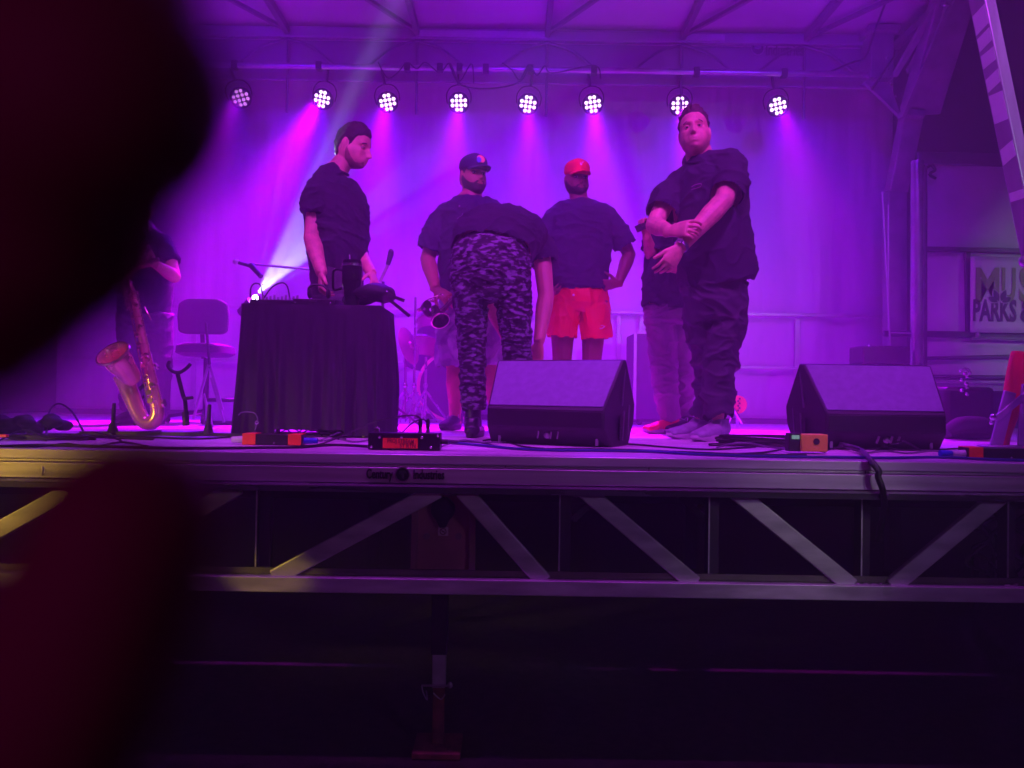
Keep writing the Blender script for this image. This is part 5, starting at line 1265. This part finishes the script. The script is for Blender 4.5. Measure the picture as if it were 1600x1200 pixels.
m.loft([(P(822, 364, d + .42), .09), (P(843, 388, d + .42), .10), (P(850, 412, d + .40), .088)], n=18); m.loft([(P(775, 375, d + .4), .08), (P(757, 405, d + .44), .08)], n=14)
fuse(m, 'black_top', TEE, p3, .0075, 3, wrk(.012), cut=((0, 0), (1, 1)))
BOOT = mat('boot_leather', (.02, .018, .03), .3, 0, .3, 9)
m = MB(); 
for L_, nm in ((LA, 0), (LB, 1)):
    o = shoe(p3, L_[2] + V((0, -.02, 0)), (.12 if nm == 0 else .2, -1 if False else 1), BOOT, RUB, 1.0, 'boot')
    a = V((L_[2].x, L_[2].y, H)); m = MB(); m.loft([(a + V((0, -.01, .06)), .052, .062), (a + V((0, -.01, .13)), .048, .055), (a + V((0, -.005, .19)), .05, .055)], n=16); m.ell(a + V((0, -.075, .045)), (.045, .03, .04)); m.build('boot_shaft', BOOT, o)

# ---- man 4: red cap, red shorts
d = 5.25
p4 = person('man in red cap, black t-shirt and bright red shorts with hands at his hips', P(903, 600, d))
M4 = headM(P(901, 281, d), 14, 4, 0, 1.02)
b = MB(); add_head(b, M4)
b.loft([(P(906, 470, d), .165, .12), (P(906, 425, d), .175, .13), (P(908, 380, d), .19, .13), (P(908, 336, d), .195, .115), (P(906, 322, d), .12, .085), (P(904, 310, d), .062, .062), (P(903, 295, d), .06, .06)], n=22)
aA = (P(864, 333, d), P(846, 400, d + .05), P(848, 448, d - .1)); aB = (P(953, 334, d), P(983, 398, d + .06), P(966, 443, d - .06))
arm_(b, *aA, 1.05); arm_(b, *aB, 1.05)
hand(b, aA[2], (.5, -.5, -.35), (-.4, -.6, .5), (.3, .8, 0), (30, 40, 20), .95); hand(b, aB[2], (-.85, -.25, -.15), (-.1, -.45, .8), (0, .8, -.5), (18, 30, 20), .95, .10)
LA = (P(880, 470, d), P(878, 575, d), PX(877, d, H + .09)); LB = (P(930, 470, d), P(924, 575, d), PX(925, d + .05, H + .09))
leg_(b, *LA, 1.08); leg_(b, *LB, 1.08)
fuse(b, 'body', mat('skin_dark_warm', (.21, .085, .055), .45, 0, .06, 12, .05, 120, sss=.08), p4, .0055, 2)
RC = mat('red_cap_cloth', (.80, .015, .03), .75, 0, .08, 20, .1, 200)
c_ = cap(M4, p4, RC)
WH = mat('white_thread', (.8, .8, .82), .6)
m = MB(); T = []
for k in range(11):
    t = k / 10; a = -.16 + .42 * t; z = .073 + (.012 * (t ** 1.4)) - .010 * math.sin(min(1, t * 2.4) * math.pi) * (t < .42)
    p = head_pt(a, math.asin(min(.99, z / .118))); th = cap_th(a, p); T.append((M4 @ (p + p.normalized() * (th + .001)), .0035 * (1 - t) + .0008, .002))
m.loft(T, side=(0, 0, 1), n=6, sub=2); m.build('cap_swoosh', WH, c_)
shell(M4, w_beard(-.026), .004, 'beard', BEARD, p4, .001, 120); face_bits(M4, p4)
m = MB(); m.loft([(P(905, 459, d), .180, .140), (P(905, 448, d), .195, .155), (P(906, 410, d), .205, .155), (P(908, 370, d), .222, .15), (P(908, 340, d), .218, .148), (P(906, 324, d), .158, .112), (P(905, 314, d), .084, .082)], n=28, sub=5)
m.loft([(P(893, 325, d), .06), (P(873, 335, d), .070), (P(858, 358, d + .01), .078), (P(850, 390, d + .03), .080)], n=18); m.loft([(P(920, 325, d), .06), (P(942, 335, d), .070), (P(962, 358, d + .01), .078), (P(978, 385, d + .03), .080)], n=18)
fuse(m, 't_shirt', TEE2, p4, .0075, 3, wrk(.010, (6, 6, 10), (14, 14, 26)), cut=((0, 0), (1, 1), (2, 1)))
m = MB(); m.loft([(P(905, 453, d), .185, .14), (P(905, 474, d), .20, .145), (P(905, 487, d), .19, .10)], n=26)
m.loft([(P(883, 478, d), .105, .125), (P(880, 505, d), .100, .13), (P(878, 529, d), .098, .125)], n=20); m.loft([(P(928, 478, d), .105, .125), (P(930, 505, d), .102, .13), (P(932, 531, d), .102, .125)], n=20)
sh = fuse(m, 'red_shorts', mat('red_nylon', (.85, .012, .03), .45, 0, .06, 5, .1, 60), p4, .007, 3, wrk(.012, (8, 8, 4), (16, 16, 9)), cut=((1, 1), (2, 1)))
m = MB(); q = P(940, 512, d - .135); m.tube([q + V((-.012, 0, .0)), q + V((-.004, -.002, -.008)), q + V((.022, -.002, .010))], .003, n=6); m.tube([q + V((-.006, 0, .012)), q + V((.004, 0, .016)), q + V((.014, -.002, .013))], .002, n=6); m.build('white_emblem', WH, sh)
m = MB(); m.ell(P(896, 461, d - .16), (.008, .006, .008)); m.build('drawcord_tip', WH, sh)
for L_ in (LA, LB): shoe(p4, L_[2], (-.1 if L_ is LA else .2, -1), mat('shoe_white', (.5, .5, .5), .6), RUB, .98)

# ---- man 6: mostly hidden behind the tall man
d = 5.08
p6 = person('person mostly hidden behind the tall man, in black shirt, pale trousers and red shoes', P(1045, 600, d))
M6 = headM(P(1087, 262, d), -40, 20, 0, .95)
b = MB(); add_head(b, M6)
b.loft([(P(1048, 480, d), .155, .12), (P(1050, 440, d), .16, .13), (P(1058, 385, d), .17, .13), (P(1072, 330, d), .16, .11), (P(1078, 305, d), .09, .08), (P(1084, 285, d), .055, .055)], n=22)
aA = (P(1048, 332, d), P(1018, 398, d - .05), P(1010, 368, 4.9)); aB = (P(1105, 332, d), P(1100, 400, d), P(1075, 420, 4.9))
arm_(b, *aA, .95); arm_(b, *aB, .95); hand(b, aA[2], (-.12, -.3, 1), (.8, -.5, 0), (-.9, -.2, 0), (45, 60, 40), .95); hand(b, aB[2], (-.9, -.4, 0), (0, -.4, 1), (0, .9, 0), (30, 30, 20), .9)
LA = (P(1032, 490, d), P(1036, 575, d), PX(1046, d, H + .09)); LB = (P(1062, 490, d + .05), P(1066, 575, d + .1), PX(1066, d + .15, H + .09))
leg_(b, *LA, .98); leg_(b, *LB, .98)
fuse(b, 'body', SK_M, p6, .006, 2)
shell(M6, w_hair(.05, 0, -.07), .012, 'hair', HAIR, p6, .004, 60)
m = MB(); m.loft([(P(1042, 486, d), .165, .14), (P(1044, 470, d), .172, .145), (P(1047, 420, d), .175, .15), (P(1058, 370, d), .185, .145), (P(1072, 325, d), .165, .12), (P(1080, 305, d), .09, .09)], n=26, sub=5)
m.loft([(P(1072, 318, d), .06), (P(1046, 340, d), .070), (P(1030, 365, d - .02), .085), (P(1020, 395, d - .05), .078)], n=16); m.loft([(P(1100, 335, d), .08), (P(1104, 380, d), .085)], n=16)
fuse(m, 'shirt', TEE, p6, .0075, 3, wrk(.012), cut=((0, 0), (1, 1)))
m = MB(); m.loft([(P(1046, 476, d), .165, .13), (P(1046, 505, d), .165, .13)], n=22)
m.loft([(P(1033, 495, d), .10, .11), (P(1037, 570, d), .088, .10), (P(1042, 620, d), .078, .085), (PX(1049, d, H + .09), .06, .07)], n=20); m.loft([(P(1058, 495, d + .04), .10, .11), (P(1066, 575, d + .1), .085, .095), (PX(1066, d + .15, H + .09), .06, .07)], n=20)
fuse(m, 'trousers', mat('pale_trouser', (.20, .14, .19), .85, 0, .15, 8, .2, 120), p6, .007, 3, wrk(.012, (8, 8, 16), (18, 18, 30)))
RS = mat('red_shoe', (.8, .03, .06), .4, 0, .1)
shoe(p6, LA[2], (-1, -.55), RS, mat('sole_pale', (.5, .4, .45), .6), 1.0, lab='bright red shoe'); shoe(p6, LB[2] + V((.0, -.1, 0)), (-.8, -.7), BLKP, MATS['sole_pale'], .98, lab='black and white shoe')
ph_ = thing('phone', 'small dark phone raised beside the tall man\'s elbow', 'phone', P(1003, 352, 4.86))
m = MB(); c = P(1003, 354, 4.86); rt_ = Matrix.Rotation(R(-28), 3, 'Y'); m.box(c, (.085, .014, .045), rt_); m.build('phone_case', BLKP, ph_, bevel=.005)
m = MB(); m.box(c + rt_ @ V((.012, -.009, .004)), (.03, .003, .02), rt_); m.build('phone_camera', mat('cam_grey', (.1, .08, .1), .3), ph_)

# ---- man 5: tall man at right, scratching his forearm
d = 4.38
p5 = person('tall short-haired man in loose black t-shirt facing the viewer, one hand on his forearm', P(1110, 600, d))
M5 = headM(P(1085, 209, d - .03), -17, -4, -6, 1.16) @ Matrix.Diagonal((.93, 1, 1.02, 1))
b = MB(); add_head(b, M5)
sv = (.86, -.5, 0)
b.loft([(P(1116, 470, d), .14, .11), (P(1114, 420, d), .16, .12), (P(1110, 360, d), .20, .15), (P(1102, 300, d), .20, .13), (P(1098, 272, d), .14, .10), (P(1095, 255, d), .080, .075), (P(1090, 232, d), .072, .070)], side=sv, n=24)
sB, eB, wB = P(1146, 268, 4.30), P(1131, 313, 4.14), P(1063, 386, 4.04)
sA, eA, wA = P(1052, 290, 4.45), P(1022, 352, 4.34), P(1047, 361, 4.08)
arm_(b, sB, eB, wB, 1.22); arm_(b, sA, eA, wA, 1.12)
hand(b, wB, P(1036, 424, 4.04) - wB, (-.8, -.2, -.0), (.5, .6, -.5), ((14, 22, 15), (18, 26, 18), (22, 30, 20), (28, 34, 20)), 1.12, .05, (.75, .5, .2))
hand(b, wA, P(1076, 356, 3.99) - wA, (.1, .3, .9), (.2, .9, -.3), ((18, 48, 30), (20, 50, 32), (22, 50, 32), (24, 50, 30)), 1.15, .10, (.5, .5, .6))
LB = (P(1140, 470, d), P(1126, 565, d - .02), PX(1122, d - .03, H + .10)); LA = (P(1096, 470, d + .05), P(1106, 570, d + .08), PX(1093, d + .16, H + .10))
leg_(b, *LB, .86); leg_(b, *LA, .78)
fuse(b, 'body', SK_L, p5, .0045, 2)
shell(M5, w_hair(.072, .006, -.07), lambda a, p: .006 + .013 * sst(.055, .11, p.z) * (1 + .4 * math.cos(a - .6)), 'hair', mat('brown_hair', (.05, .028, .02), .55, 0, .5, 60, .5, 200), p5, .013, 75)
face_bits(M5, p5, MATS['brown_hair'])
m = MB(); m.loft([(P(1124, 448, d), .192, .165), (P(1121, 430, d), .212, .180), (P(1115, 390, d), .214, .18), (P(1109, 340, d), .222, .170), (P(1104, 300, d), .232, .150), (P(1099, 275, d), .185, .125), (P(1097, 262, d), .115, .095), (P(1094, 250, d), .080, .082)], side=sv, n=32, sub=5)
m.loft([(P(1098, 258, 4.36), .07), (P(1118, 257, 4.34), .082), (P(1136, 262, 4.30), .094), (P(1142, 282, 4.24), .098), (P(1136, 304, 4.17), .088)], n=20, sub=4)
m.loft([(P(1086, 268, 4.40), .07), (P(1068, 283, 4.43), .080), (P(1050, 305, 4.42), .094), (P(1034, 334, 4.37), .094)], n=20, sub=4)
fuse(m, 't_shirt', TEE, p5, .0065, 3, wrk(.016, (5, 5, 6), (12, 12, 16)), cut=((0, 0), (1, 1), (2, 1)))
m = MB(); c = P(1089, 290, 4.155)
m.tube([c + V((-.03, .0, -.008)), c + V((-.01, -.004, .004)), c + V((.02, -.004, .010)), c + V((.025, 0, .002))], .0016, n=5); m.tube([c + V((-.03, .0, -.022)), c + V((0, -.004, -.014)), c + V((.02, -.004, -.006))], .0013, n=5); m.build('chest_print', mat('print_pink', (.4, .12, .3), .6), p5)
DP = mat('charcoal_trouser', (.045, .035, .06), .8, 0, .2, 7, .2, 150)
m = MB(); m.loft([(P(1118, 440, d), .18, .155), (P(1118, 480, d), .180, .15), (P(1120, 500, d), .16, .13)], side=sv, n=26)
m.loft([(P(1136, 470, d), .112, .14), (P(1131, 520, d - .01), .104, .125), (P(1123, 575, d - .02), .090, .10), (P(1122, 620, d - .02), .083, .092), (P(1123, 650, d - .03), .080, .09)], n=24, sub=5)
m.loft([(P(1095, 470, d + .04), .102, .13), (P(1100, 520, d + .06), .090, .105), (P(1106, 575, d + .08), .076, .09), (P(1106, 620, d + .12), .070, .08), (P(1098, 648, d + .15), .070, .078)], n=24, sub=5)
fuse(m, 'trousers', DP, p5, .0065, 3, wrk(.022, (5, 5, 6), (11, 11, 15)), cut=((1, 1), (2, 1)))
SN = mat('sneaker_mesh', (.30, .28, .36), .7, 0, .2, 25, .3, 300); SS = mat('sneaker_sole', (.48, .42, .48), .6, 0, .1)
shoe(p5, V((LB[2].x, LB[2].y, 0)), (-.72, -.62), SN, SS, 1.08, 'sneaker'); shoe(p5, V((LA[2].x + .0, LA[2].y, 0)), (-.95, -.45), SN, SS, 1.08, 'sneaker')
m = MB(); wd = (wB - eB).normalized(); c = wB - wd * .012; q = wd.to_track_quat('Z', 'Y').to_matrix()
m.lathe([(.036, -.010), (.0395, -.010), (.0395, .010), (.036, .010), (.036, -.010)], c, q, n=28); wt = m.build('watch_strap', mat('watch_steel', (.35, .33, .4), .3, .8), p5)
m = MB(); sd_ = V((-.5, -.8, .35)).normalized(); sd_ = (sd_ - wd * sd_.dot(wd)).normalized(); m.cyl(c + sd_ * .036, c + sd_ * .046, .017, n=20); m.build('watch_case', CHR, wt)

# ---- person 7: at far left behind the saxophone
d = 5.3
p7 = person('shadowy person at far left behind the saxophone, forearm raised with a dark instrument', P(228, 600, d))
M7 = headM(P(222, 320, d), 40, 5, 0, 1.0)
b = MB(); add_head(b, M7)
b.loft([(P(226, 490, d), .16, .12), (P(226, 440, d), .17, .13), (P(224, 385, d), .19, .13), (P(222, 362, d), .12, .09), (P(222, 345, d), .06, .06), (P(222, 330, d), .055, .055)], n=22)
aB = (P(258, 378, d), P(272, 432, d - .08), P(242, 412, 5.0)); aA = (P(188, 378, d), P(180, 440, d - .05), P(212, 415, 4.98))
arm_(b, *aA, 1.0); arm_(b, *aB, 1.0); hand(b, aB[2], (-.8, -.2, .4), (0, -.3, 1), (0, .9, 0), (45, 50, 30), 1.0); hand(b, aA[2], (.8, -.2, .3), (0, -.3, 1), (0, .9, 0), (45, 50, 30), 1.0)
LA = (P(208, 490, d), P(208, 575, d), PX(206, d, H + .09)); LB = (P(244, 490, d), P(246, 575, d), PX(247, d, H + .09)); leg_(b, *LA); leg_(b, *LB)
fuse(b, 'body', SK_L, p7, .007, 2)
shell(M7, w_hair(.066, 0, -.07), .012, 'hair', HAIR, p7, .004, 60)
m = MB(); m.loft([(P(226, 492, d), .17, .14), (P(226, 440, d), .185, .15), (P(224, 390, d), .20, .14), (P(222, 364, d), .12, .10)], n=24, sub=5); m.loft([(P(248, 375, d), .08), (P(266, 412, d - .05), .075)], n=16); m.loft([(P(198, 375, d), .08), (P(182, 415, d - .02), .075)], n=16)
fuse(m, 'shirt', TEE, p7, .008, 4, wrk(.008))
m = MB(); m.loft([(P(226, 480, d), .165, .13), (P(226, 505, d), .16, .13)], n=20)
for L_ in (LA, LB): m.loft([(L_[0], .11), (L_[1], .09), (L_[2], .075)], n=18)
fuse(m, 'trousers', DP, p7, .008, 3, wrk(.01))
for L_ in (LA, LB): shoe(p7, L_[2], (0, -1), BLKP, RUB, 1.0)
ins = thing('small_wind_instrument', 'small dark instrument held up by the shadowy person at far left', 'instrument', P(225, 412, 4.94))
m = MB(); m.cyl(P(206, 414, 4.95), P(248, 405, 4.93), .010, .014, n=12); m.cyl(P(226, 414, 4.94), P(226, 402, 4.94), .012, n=10); m.cyl(P(236, 412, 4.94), P(236, 400, 4.94), .010, n=10); m.build('tube', mat('dull_brass', (.3, .15, .12), .35, .8), ins)

# ribbed collars
def collar(root, c, r, tilt, m_, up=(0, 0, 1)):
    q = (Matrix.Rotation(R(tilt[0]), 3, 'Z') @ Matrix.Rotation(R(tilt[1]), 3, 'X'))
    m = MB(); m.lathe([(r, -.008), (r + .007, -.006), (r + .008, .004), (r + .002, .008), (r - .005, .004), (r, -.008)], c, q, n=36); m.build('collar', m_, root)
collar(p1, P(527, 266, 4.72), .070, (70, 24), TEE); collar(p2, P(736, 311, 5.19), .083, (10, 20), TEE2); collar(p4, P(904, 314, 5.24), .078, (5, 18), TEE2); collar(p5, P(1094, 251, 4.36), .082, (-30, 20), TEE)
# ------------------------------------------------------------------ blurred fingers close to the lens
hd = thing('hand', 'huge out-of-focus dark hand close to the lens, covering the left of the view', 'hand', P(-500, 900, .10))
m = MB()
def fing(pts, r_): m.loft([(P(x, y, dd), r_ * k, r_ * k * .92) for x, y, dd, k in pts], side=(.7, 0, .7), n=22, sub=6); x, y, dd, k = pts[-1]; m.ell(P(x, y, dd), (r_ * k, r_ * k * .95, r_ * k), n=20, m=12)
fing([(-620, 760, .095, 1.1), (-330, 430, .080, 1.08), (-60, 260, .068, 1.08), (110, 190, .063, 1.10), (165, 150, .061, 1.06)], .0100)
fing([(-700, 520, .095, 1.1), (-420, 180, .080, 1.08), (-150, -60, .068, 1.0), (60, -120, .064, 1.02), (155, -120, .063, .97)], .0098)
fing([(-600, 980, .098, 1.1), (-380, 720, .085, 1.05), (-200, 540, .074, 1.14), (-40, 425, .069, 1.18), (70, 335, .067, 1.10)], .0100)
fing([(-480, 1180, .098, 1.3), (-200, 1330, .088, 1.25), (30, 1170, .080, 1.15), (150, 960, .076, 1.08), (205, 820, .075, .92)], .0100)
fing([(-560, 1180, .100, 1.0), (-300, 1020, .09, 1.0), (-120, 1000, .083, .95), (-40, 1060, .080, .9)], .0095)
m.loft([(P(-620, 700, .105), .040, .014), (P(-640, 960, .112), .044, .016), (P(-700, 1250, .122), .036, .017), (P(-780, 1500, .14), .030, .022), (P(-1100, 2100, .22), .034, .030), (P(-1400, 2700, .34), .042, .038)], side=(1, 0, 0), n=22, sub=5)
m.loft([(P(-640, 1150, .115), .016, .016), (P(-480, 1180, .100), .016, .014), (P(-300, 1290, .092), .013, .012)], n=14)
fuse(m, 'palm_and_fingers', mat('near_skin', (.40, .09, .16), .6, 0, .1, 40, sss=.35), hd, .0016, 3)  # dark red base colour stands in for light glowing through the fingers
# ------------------------------------------------------------------ air
hz = MB(); hz.box2((-8.5, -3.2, -1.0), (8.5, 9.0, 5.9))
hm = bpy.data.materials.new('stage_haze'); hm.use_nodes = True; nt = hm.node_tree; nt.nodes.clear()
ou = nt.nodes.new('ShaderNodeOutputMaterial'); pv = nt.nodes.new('ShaderNodeVolumePrincipled')
pv.inputs['Color'].default_value = (.9, .82, 1, 1); pv.inputs['Density'].default_value = .050; pv.inputs['Anisotropy'].default_value = .25
nt.links.new(pv.outputs[0], ou.inputs['Volume'])
tag(hz.build('haze', hm, smooth=False), kind='stuff')
